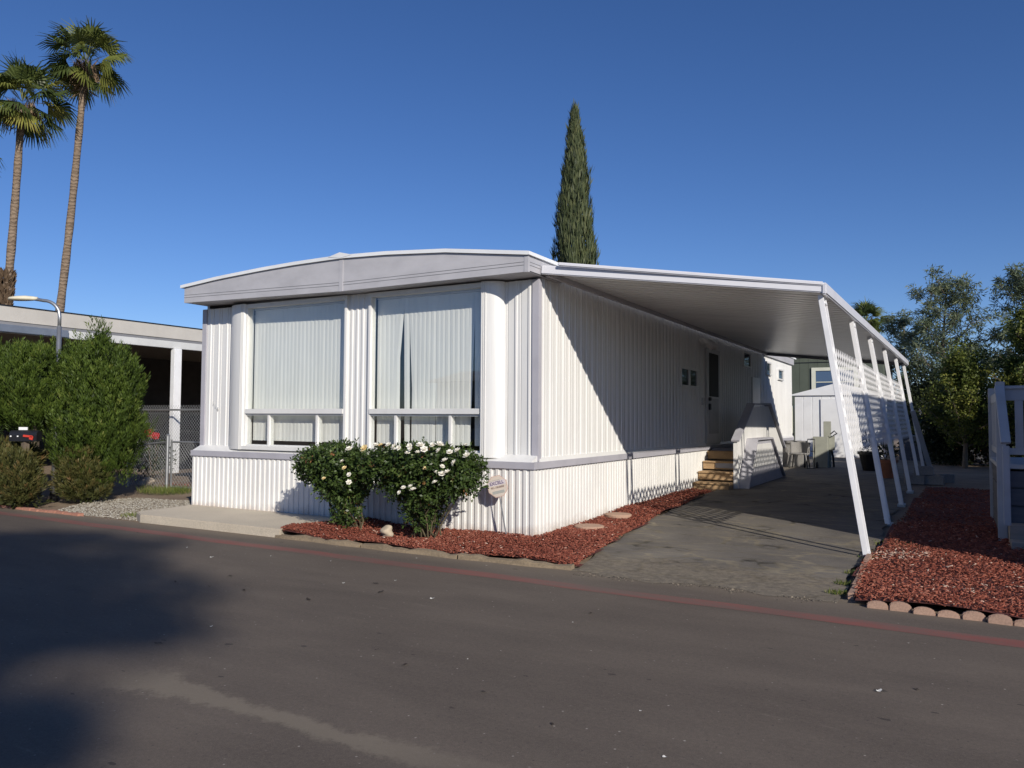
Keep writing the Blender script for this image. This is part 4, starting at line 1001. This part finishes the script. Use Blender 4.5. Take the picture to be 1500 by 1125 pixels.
# ragged boots of the second palm are part of its trunk zone seen above the carport roof
tp = [o for o in COL.objects if o.name == 'fan_palm.001'][0]
n = 900; rg = np.random.default_rng(5); q = rg.uniform(.38,.515,n); a = rg.uniform(0,6.28,n)
P = np.array([Vector((-31.6,9.6,-.1)).lerp(Vector((-30.25,9.7,14.95)), x) for x in q])+np.stack([np.cos(a)*.19,np.sin(a)*.19,0*a],1)
fastmesh('leaf_base', PALMD, *leafquads(P, np.stack([np.cos(a)*.55,np.sin(a)*.55,.8+0*a],1), rg.uniform(.2,.4,n), .12, rg.random(n)*.35), parent=tp)
palm((-31.2,6.9,-.1), (-30.0,7.05,12.6), .24,.17, None, 34, 'fan palm mostly outside the left edge, only frond tips in view', 1.9, seed=12)
palm((-.6,50,-.1), (-.4,50,8.2), .22,.18, None, 36, 'small distant fan palm crown rising behind the carport awning', 1.5, seed=15)

# ------------------------------------------------------------------ cypress
cy = thing('cypress_tree', (-8.65,19.9,0), 'tall narrow dark green cypress tree rising behind the mobile home roof', 'cypress')
n = 15000; zz = 14.3*(1-rng.random(n)**.62*1.0); 
def cr(z): return np.interp(z, [0,1.5,5,8,10,12,13.4,14.3], [.7,.95,.92,.78,.62,.38,.17,.02])
a = rng.uniform(0,6.28,n); rr_ = cr(zz)*(1-.4*rng.random(n)**2)*(1+.11*np.sin(a*5+zz*1.1)+.08*np.sin(a*9-zz*2.3)+.09*np.sin(zz*1.7+a)+.06*np.sin(zz*4.1-2*a))
P = np.stack([-8.65+rr_*np.cos(a), 19.9+rr_*np.sin(a), zz], 1); o_ = np.stack([np.cos(a), np.sin(a), 0*a], 1); t0 = rng.beta(2,2,n)
parts = []
for s_ in range(3):
    A = o_*.16+np.array([0,0,1.])+rng.normal(0,.13,(n,3)); parts.append(leafquads(P+rng.normal(0,.03,(n,3)), A, rng.uniform(.22,.5,n), .045, t0+rng.normal(0,.1,n), o_+rng.normal(0,.4,(n,3))))
fastmesh('crown', CYPL, *join(parts), parent=cy)
b = MB(); b.tube([(-8.65,19.9,-.1),(-8.65,19.9,6),(-8.65,19.9,13.6)], [.2,.14,.02]); b.build('trunk', BARK, cy)

# ------------------------------------------------------------------ airy trees on the right
def branchy(name, base, h, spread, nb, mat, label, lsize, lw_, nleaf, droop, cat='tree', group=None, trunk_r=.12, lean=(0,0), fill=1.0, seed=1, lowfrac=.25):
    rg = np.random.default_rng(seed); rd = random.Random(seed); t = thing(name, base, label, cat, group); b = MB(); B0 = Vector(base); tips = []
    top = B0+Vector((lean[0], lean[1], h*.93)); pts = [B0+(top-B0)*q+Vector((.15*math.sin(q*5+seed),.15*math.cos(q*4+seed),0))*q for q in [i/8 for i in range(9)]]
    b.tube([B0-Vector((0,0,.15))]+pts, [trunk_r*1.2]+[trunk_r*(1-.85*i/8) for i in range(9)], 8)
    for k in range(nb):
        q = lowfrac+(1-lowfrac)*((k+rd.random())/nb); p = B0.lerp(top, q); a = k*2.4+rd.uniform(-.4,.4); rad = spread*(1.15-.75*q)*rd.uniform(.65,1.1)
        el = rd.uniform(.35,.9)
        e = p+Vector((math.cos(a)*rad, math.sin(a)*rad, rad*el)); m_ = p.lerp(e, .5)+Vector((0,0,-.08*rad))
        b.tube([p, m_, e], [trunk_r*.4*(1.1-q*.7), trunk_r*.25*(1.1-q*.7), .008], 5)
        for j in range(6):
            s_ = m_.lerp(e, rd.uniform(-.3,1.0)); tw = Vector((rd.gauss(0,.6), rd.gauss(0,.6), rd.uniform(.0,.9)))*rad*.34; b.tube([s_, s_+tw], [.012,.004], 4); tips.append((s_, s_+tw))
    for j in range(6): tips.append((pts[-2], pts[-1]+Vector((rd.gauss(0,.25), rd.gauss(0,.25), rd.uniform(.1,.6)))))
    b.build('trunk', BARK, t)
    parts = []; per = max(1, nleaf//len(tips)); S0 = np.array([x[0] for x in tips]); E0 = np.array([x[1] for x in tips])
    i = np.repeat(np.arange(len(tips)), per); n = len(i); q = rg.uniform(.05,1.1,n)[:,None]; P = S0[i]+(E0[i]-S0[i])*q+rg.normal(0,.10*fill,(n,3)); ctint = rg.beta(2,2,len(tips))[i]
    A = (E0[i]-S0[i]); A = unit(A)*.5+rg.normal(0,.6,(n,3))+np.array([0,0,-droop])
    parts.append(leafquads(P, A, lsize*rg.uniform(.6,1.3,n), lw_*rg.uniform(.7,1.3,n), ctint*.7+rg.random(n)*.3))
    fastmesh('crown', mat, *join(parts), parent=t); return t
branchy('acacia_tree', (4.45,33.0,0), 8.4, 2.75, 38, ACAC, 'airy grey green feathery tree right behind the end of the awning', .29,.046, 10500, .45, seed=2, trunk_r=.13)
branchy('acacia_tree', (7.7,33.0,0), 8.6, 2.6, 34, ACAC, 'airy grey green feathery tree at the right edge of the picture', .29,.046, 10000, .45, seed=5, trunk_r=.13)
branchy('acacia_tree', (3.0,36.0,0), 7.2, 2.0, 26, ACAC, 'smaller feathery tree leaning out just above the awning gutter', .28,.046, 5500, .45, seed=9, trunk_r=.10, lean=(-.6,.2))
branchy('leafy_tree', (6.9,18.2,0), 4.7, 1.5, 44, BUSHT, 'dense yellow green leafy tree behind the porch railing', .095,.055, 26000, .3, seed=4, trunk_r=.1, lowfrac=.2)
branchy('leafy_tree', (5.0,18.6,0), 3.6, 1.15, 36, BUSHT, 'shorter yellow green leafy tree between the awning end and the porch', .09,.05, 17000, .3, seed=6, trunk_r=.08, lowfrac=.2)
for k, (x, y, z, rx, rz_, lb) in enumerate(((4.6,20.6,1.0,.9,1.3,'dark shaded shrub beneath the leafy trees, near the far fence'),(6.3,20.4,1.2,1.2,1.5,'dark shaded shrub under the trees, just left of the porch'),(5.6,23.5,2.1,1.7,2.1,'large dark shrub filling the gap below the feathery trees'),(3.6,24.0,1.7,.9,1.8,'dark shrub just past the end of the awning posts'),(8.2,21.5,1.6,1.5,1.9,'dark shrub behind the porch railing'))):
    t = thing('dark_shrub', (x,y,.05), lb, 'shrub', 'dark shrubs at the back'); P, d_ = ellip((x,y,z), (rx,.8,rz_), 7000, .6); P = np.array((x,y,z))+(P-np.array((x,y,z)))*bumpy(d_, 5, .16)[:,None]; P = P[P[:,2] > .1]
    n = len(P); fastmesh('foliage', SHADL, *leafquads(P, rng.normal(size=(n,3))+np.array([0,0,.3]), rng.uniform(.09,.17,n), .07, rng.beta(2,2,n)), parent=t)
    b = MB(); b.tube([(x,y,-.05),(x+.05,y,z*.6),(x-.1,y,z)], [.07,.05,.03]); b.build('trunk', BARK, t)

# ------------------------------------------------------------------ things behind the drive
gh = thing('green_house', (1.5,33,0), 'dark green board sided house with a cream framed window behind the white shed', 'house')
b = MB(); yw = 30.0
x = -6.0
while x < 1.8:
    b.box(x, x+.39, yw, yw+.06, 0, 4.75); x += .4
b.box(-6,1.9,yw+.02,38,0,4.75); b.build('wall', GREENS, gh)
b = MB(); b.prism([(-6.4,4.75),(2.2,4.75),(-2,5.8)], 'y', 29.6, 38.4); b.build('roof', NOSING, gh)
MB().box(-6,1.9,29.97,29.995,4.22,4.25).build('trim_strip', BLACK, gh)
f = MB(); f.box(-1.06,.95,29.93,30,3.83,3.98); f.box(-1.06,.95,29.93,30,2.35,2.48); f.box(-1.06,-.88,29.93,30,2.48,3.83); f.box(.78,.95,29.93,30,2.48,3.83); f.box(-.88,.78,29.95,30,2.72,2.78); f.box(-.86,.76,29.955,29.98,3.28,3.32)
f = f.build('window', CREAM, gh); MB().box(-.87,.77,29.975,29.99,2.49,3.82).build('pane', BGLASS, f)
sh = thing('storage_shed', (.6,25,0), 'white metal storage shed with a low gable at the end of the driveway', 'shed')
b = MB(); corr_y(b, -.82, 2.35, 24.0, .0, 2.50, [(0,0),(.30,0),(.305,-.012),(.325,-.012),(.33,0)], .34); b.box(-.82,2.35,24.06,26.5,.0,2.5); b.build('wall', SHEDW, sh)
b = MB(); b.prism([(-.95,2.50),(2.48,2.50),(2.48,2.54),(.77,2.98),(-.95,2.54)], 'y', 23.93, 26.6); b.build('roof', SHEDW, sh)
MB().box(.15,1.4,23.95,23.975,.02,2.36).build('door', SHEDW, sh, bevel=.006)
bx = thing('water_heater_cabinet', (-1.15,24.1,0), 'narrow cream cabinet in the gap between the mobile home and the white shed', 'cabinet')
MB().box(-1.3,-.92,23.95,24.4,1.0,2.1).build('body', CREAM, bx, bevel=.01); MB().box(-1.28,-.94,24.0,24.38,.0,.99).build('stand', NOSING, bx)
pd = thing('utility_pedestal', (1.3,16,.1), 'grey green electric utility pedestal standing at the end of the driveway', 'utility box')
MB().box(1.02,1.44,15.95,16.3,.1,1.02).build('cabinet', PEDG, pd, bevel=.01); MB().box(1.28,1.48,16.32,16.46,.1,1.48).build('backboard', PEDG, pd, bevel=.006)
MB().box(1.44,1.6,16.18,16.31,.62,1.05).build('meter_box', PEDG, pd, bevel=.01)
b = MB(); b.tube([(1.52,16.2,.62),(1.56,16.2,.4),(1.58,16.2,.12)], .03, 8); b.tube([(1.5,16.1,1.1),(1.62,16.05,1.2),(1.68,16.1,1.12),(1.58,16.1,1.06)], .018, 6); b.build('conduit', BLACK, pd)
ch = thing('patio_chair', (.75,15.3,.1), 'grey plastic patio chair with a curved back beside the entry steps', 'chair')
b = MB(); b.lathe((.75,15.3,.5), [(.0,0),(.27,.0),(.29,.03),(.27,.05),(0,.045)], 18); b.build('seat', CONCG, ch)
b = MB(); b.loft([[(.75+r_*math.cos(a), 15.3+r_*math.sin(a)+.0, z) for r_, z in ((.29,.55),(.31,.85),(.27,.86),(.26,.55))] for a in [R(20+i*14) for i in range(11)]]); b.build('backrest', CONCG, ch)
for sx in (-1,1):
    for sy in (-1,1): MB().tube([(.75+sx*.2,15.3+sy*.2,.5),(.75+sx*.25,15.3+sy*.25,.08)], .02, 6).build('leg', BLACK, ch)
    MB().tube([(.75+sx*.28,15.25,.72),(.75+sx*.29,15.0,.70),(.75+sx*.26,14.98,.5)], .02, 6).build('armrest', CONCG, ch)
bn = thing('storage_bin', (.35,16.3,.1), 'grey storage bin with a lid standing behind the patio chair', 'bin')
MB().loft([[(x,y,z) for x,y in ((.05-e,16-e),(.75+e,16-e),(.75+e,16.5+e),(.05-e,16.5+e))] for e, z in ((-.03,.1),(.0,.8))]).build('body', CONCG, bn, bevel=.01); MB().box(.0,.8,15.95,16.55,.802,.88).build('lid', CONCG, bn, bevel=.015)
mv = thing('hand_truck', (1.0,15.2,.1), 'black metal hand truck left between the patio chair and the utility pedestal', 'hand truck')
b = MB(); b.tube([(.93,15.5,.15),(.93,15.62,.95)], .015, 6); b.tube([(1.13,15.5,.15),(1.13,15.62,.95)], .015, 6); b.tube([(.93,15.62,.95),(1.13,15.62,.95)], .015, 6); b.tube([(.93,15.57,.6),(1.13,15.57,.6)], .012, 6); b.box(.9,1.16,15.25,15.5,.11,.125); b.build('frame', BLACK, mv)
for x in (.86,1.2): MB().tube([(x-.02,15.55,.2),(x+.02,15.55,.2)], .1, 14).build('wheel', BLACK, mv)
for k, (x, y, s_) in enumerate(((2.65,15.2,1.2),(3.25,12.4,1.0))):
    p_ = thing('plant_pot', (x,y,.1), ['larger brown plant pot in the shade at the end of the driveway','smaller terracotta pot in the shade near the lattice posts'][k], 'pot')
    MB().lathe((x,y,.1), [(.16*s_,0),(.24*s_,.38*s_),(.27*s_,.39*s_),(.27*s_,.45*s_),(.23*s_,.45*s_),(.2*s_,.36*s_),(0,.36*s_)], 20).build('body', [BLACK,TERRA][k], p_, smooth=False)
    P, d_ = ellip((x,y,.1+.6*s_), (.2,.2,.3), 200, .9); fastmesh('plant', SHADL, *leafquads(P, d_+np.array([0,0,1.]), .16, .03, rng.random(200)), parent=p_)
first = None
for k, (x, y, z, a) in enumerate(((3.92,10.75,.10,.1),(4.32,10.85,.10,-.15),(4.12,11.25,.10,.4),(4.10,10.95,.303,.05),(4.5,11.6,.1,.7),(3.95,11.0,.1,1.4))):
    if first is None:
        b = MB(); b.box(-.195,.195,-.095,-.065,0,.19); b.box(-.195,.195,.065,.095,0,.19); b.box(-.195,-.165,-.065,.065,0,.19); b.box(.165,.195,-.065,.065,0,.19); b.box(-.02,.02,-.065,.065,0,.19)
        first = b.build('concrete_block', CONCG, base=(0,0,0)); o = first
    else: o = first.copy(); COL.objects.link(o)
    o.location = (x,y,z); o.rotation_euler = (0,0,a); prop(o, 'hollow grey concrete block in the heap around the rear awning posts', 'concrete block', 'concrete blocks by the awning posts')
pk = MB(); pk.bar((4.25,13.0,.12), (3.85,12.4,1.75), .11, .03, (0,1,0)); prop(pk.build('plank', RAILG, base=(4.25,13,.1)), 'pale painted plank leaning against the rear awning post', 'plank')
# low fence and far house bits on the right
f = thing('board_fence', (5.5,22.4,0), 'low dark board fence in shade below the trees at the back', 'fence')
b = MB(); x = 3.0
while x < 9.5: b.box(x, x+.17, 22.4, 22.43, -.05, .95); x += .18
b.build('board_panel', DECKD, f); b = MB(); b.tube([(3.0,22.36,.98),(9.5,22.36,.98)], .02, 6); b.build('rail', GALV, f)
for x in (4.3,6.0): MB().box(x,x+.09,22.33,22.395,-.05,1.35).build('post', RAILG, f)
bh = thing('brown_house', (4.2,28,0), 'far house with a brown wall and white trim glimpsed past the end of the awning', 'house')
MB().box(3.3,7.6,28,31,0,2.2).build('wall', BRNWALL, bh); MB().prism([(3.0,2.2),(8,2.2),(8,2.3),(5.3,2.7),(3.0,2.3)], 'y', 27.5, 31.4).build('roof', SHEDW, bh)
for x in (3.45,4.0): MB().box(x,x+.16,27.93,28,0,2.19).build('trim_board', SHEDW, bh)
# porch on the right
po = thing('porch', (6.2,3.2,0), 'shaded porch with white railing and dark horizontal board skirting at the right edge', 'porch')
b = MB(); z = .06
b.box(5.24,7.15,2.36,4.5,.05,.86)
for k in range(4): b.box(5.22,7.15,2.32,2.355,.06+.215*k,.06+.215*k+.195); b.box(5.195,5.23,2.36,4.5,.06+.215*k,.06+.215*k+.195)
b.build('skirt_board', DECKD, po)
MB().box(5.17,7.15,2.28,4.55,.93,.985).build('deck_floor', RAILG, po, bevel=.005)
b = MB(); b.box(5.19,7.15,2.30,2.34,1.76,1.90); b.box(5.19,7.15,2.30,2.34,1.10,1.18); b.box(5.19,5.23,2.40,4.5,1.76,1.88); b.box(5.19,5.23,2.40,4.5,1.08,1.16); b.box(5.17,7.15,2.27,2.38,1.902,1.94); b.build('rail', RAILG, po, bevel=.004)
k = 0; x = 5.36
while x < 7.0: MB().box(x,x+.085,2.305,2.335,1.181,1.759).build('baluster', RAILG, po); x += .165
y = 2.52
while y < 4.4: MB().box(5.195,5.225,y,y+.085,1.161,1.759).build('baluster', RAILG, po); y += .165
for (x, y) in ((5.16,2.25),(5.16,4.5)): MB().box(x,x+.10,y,y+.10,.05,1.99).build('newel_post', RAILG, po, bevel=.006)
b = MB(); b.bar((5.20,2.24,1.93), (5.235,1.80,1.25), .10, .045); b.build('handrail', RAILG, po, bevel=.005)
MB().box(5.20,5.27,1.76,1.84,.30,1.22).build('newel_post', RAILG, po, bevel=.005)
for k in range(2): MB().box(5.26,6.6,1.62+.28*k,1.92+.28*k,.02,.13+.16*k).build('step', NOSING, po, bevel=.006)
# neighbouring house whose roof shades the right hand yard
nh = thing('neighbour_house', (10,8,0), 'grey sided house outside the right edge that the shaded porch is attached to', 'house')
MB().box(7.2,13,-.62,14.5,-.1,3.70).build('wall', NEIGH, nh); MB().prism([(6.95,3.70),(13.25,3.70),(13.25,3.84),(10.1,4.15),(6.95,3.84)], 'y', -.70, 14.8).build('roof', SHEDW, nh)
f = MB().box(8.5,10.5,-.66,-.62,1.2,2.8).build('window', RAILG, nh); MB().box(8.58,10.42,-.668,-.66,1.28,2.72).build('pane', DGLASS, f)

# ------------------------------------------------------------------ trees across the road that shade the asphalt
def shade_tree(base, h, blobs, seed, label):
    rg = np.random.default_rng(seed); t = thing('pine_tree', base, label, 'pine tree', 'pines across the road'); b = MB(); B0 = Vector(base)
    b.tube([B0, B0+Vector((0,0,h*.5)), B0+Vector((.2,.1,h))], [.35,.25,.06], 10)
    parts = []
    for (dx, dy, z, ang, rx, ry, rz_, n) in blobs:
        c = np.array([base[0]+dx, base[1]+dy, z]); b.tube([B0+Vector((0,0,z-.4)), Vector(c)], [.06,.02], 6)
        d_ = unit(rg.normal(size=(n,3)))*(rg.random(n)**.45)[:,None]; u = np.array([math.cos(ang), math.sin(ang), 0]); v_ = np.array([-u[1], u[0], 0])
        P = c+u*(d_[:,:1]*rx)+v_*(d_[:,1:2]*ry)+np.array([0,0,1.])*(d_[:,2:]*rz_)
        parts.append(leafquads(P, rg.normal(size=(n,3)), .40, .10, rg.random(n)))
    b.build('trunk', BARK, t); fastmesh('crown', SHADL, *join(parts), parent=t)
def shade_at(gx, gy, z):       # point at height z whose shadow falls on (gx, gy)
    k = (z+.08)/sd.z; return (gx+sd.x*k, gy+sd.y*k)
TB = (13.5,-25.5,-.1)
bl = []
for gx, gy, z, ang, rx, ry, rz_, n in ((-1.25,-5.5,17,.72,.95,.42,.16,1000),(-1.6,-5.15,17,.75,.6,.3,.12,330),(-2.75,-4.6,18,1.4,1.15,.32,.14,640),(-3.1,-4.9,18.2,.9,.9,.4,.2,620),(-3.6,-3.9,18.6,1.2,.9,.22,.12,300),(-5.6,-3.2,19.6,.8,1.0,.36,.14,560),(-4.3,-2.75,19.8,.5,.8,.12,.08,110),(-4.6,-4.4,19.2,.8,1.1,.5,.25,900),(-2.1,-5.8,17.6,.7,1.0,.45,.25,900),(-6.2,-4.0,20,.8,1.2,.6,.25,900),(.40,-6.95,15.6,.65,.65,.30,.14,420),(-.5,-7.25,16,.7,1.0,.55,.25,950),(-.55,-5.15,17.4,.8,.45,.13,.08,75),(-1.6,-4.3,18.3,.9,.6,.12,.08,90)):
    x, y = shade_at(gx, gy, z); bl.append((x-TB[0], y-TB[1], z, ang, rx, ry, rz_, n))
shade_tree(TB, 20.5, bl, 3, 'tall pine across the road behind the viewer, out of frame, shading the asphalt')

for k, (x0, x1) in enumerate(((-14,-2.5),(6.5,17))):  # unseen homes added across the road to block low sky light
    t = thing('home_across_road', ((x0+x1)/2,-19,0), ['long pale mobile home across the road behind the viewer, the one with a dark door','pale mobile home across the road behind the viewer, on the right with two windows'][k], 'mobile home')
    MB().box(x0, x1, -23, -18, -.1, 3.0).build('wall', NEIGH, t); MB().prism([(-17.6,3.0),(-23.4,3.0),(-20.5,3.6)], 'x', x0-.4, x1+.4).build('roof', NOSING, t)
    for j in range(2): MB().box(x0+1.5+3*j, x0+3+3*j, -18, -17.96, 1.1, 2.2).build('window', DGLASS, t)
    if k == 0: MB().box(x0+8.5, x0+9.4, -18, -17.96, .2, 2.2).build('door', DARKG, t)

n = 1500; px = rng.uniform(1.3,3.8,n); py = -1.56+.06*np.sin(px*12+1)+rng.normal(0,.055,n)+.05*np.sin(px*3); keep = rng.random(n) < .35+.65*(np.sin(px*5.3)*.5+.5); px = px[keep]; py = py[keep]; n = len(px)
C = np.stack([px, py, np.full(n, -.079)], 1); r = rng.gamma(2,.0026,n)[:,None]+.0015
a = rng.uniform(0,6.28,n); X1 = np.stack([np.cos(a),np.sin(a),0*a],1); Y1 = np.stack([-np.sin(a),np.cos(a),0*a],1)
V = np.stack([C+X1*r, C+Y1*r*.7, C-X1*r*.9, C-Y1*r*.8, C+Zv*r*.7+X1*r*.3, C+Zv*r*.65-X1*r*.35], 1).reshape(-1,3)
fastmesh('rubble', simple_rub, V, (np.arange(n)[:,None,None]*6+f3[None]).reshape(-1,3), np.repeat(rng.beta(2,2,n), 6), kind='stuff')
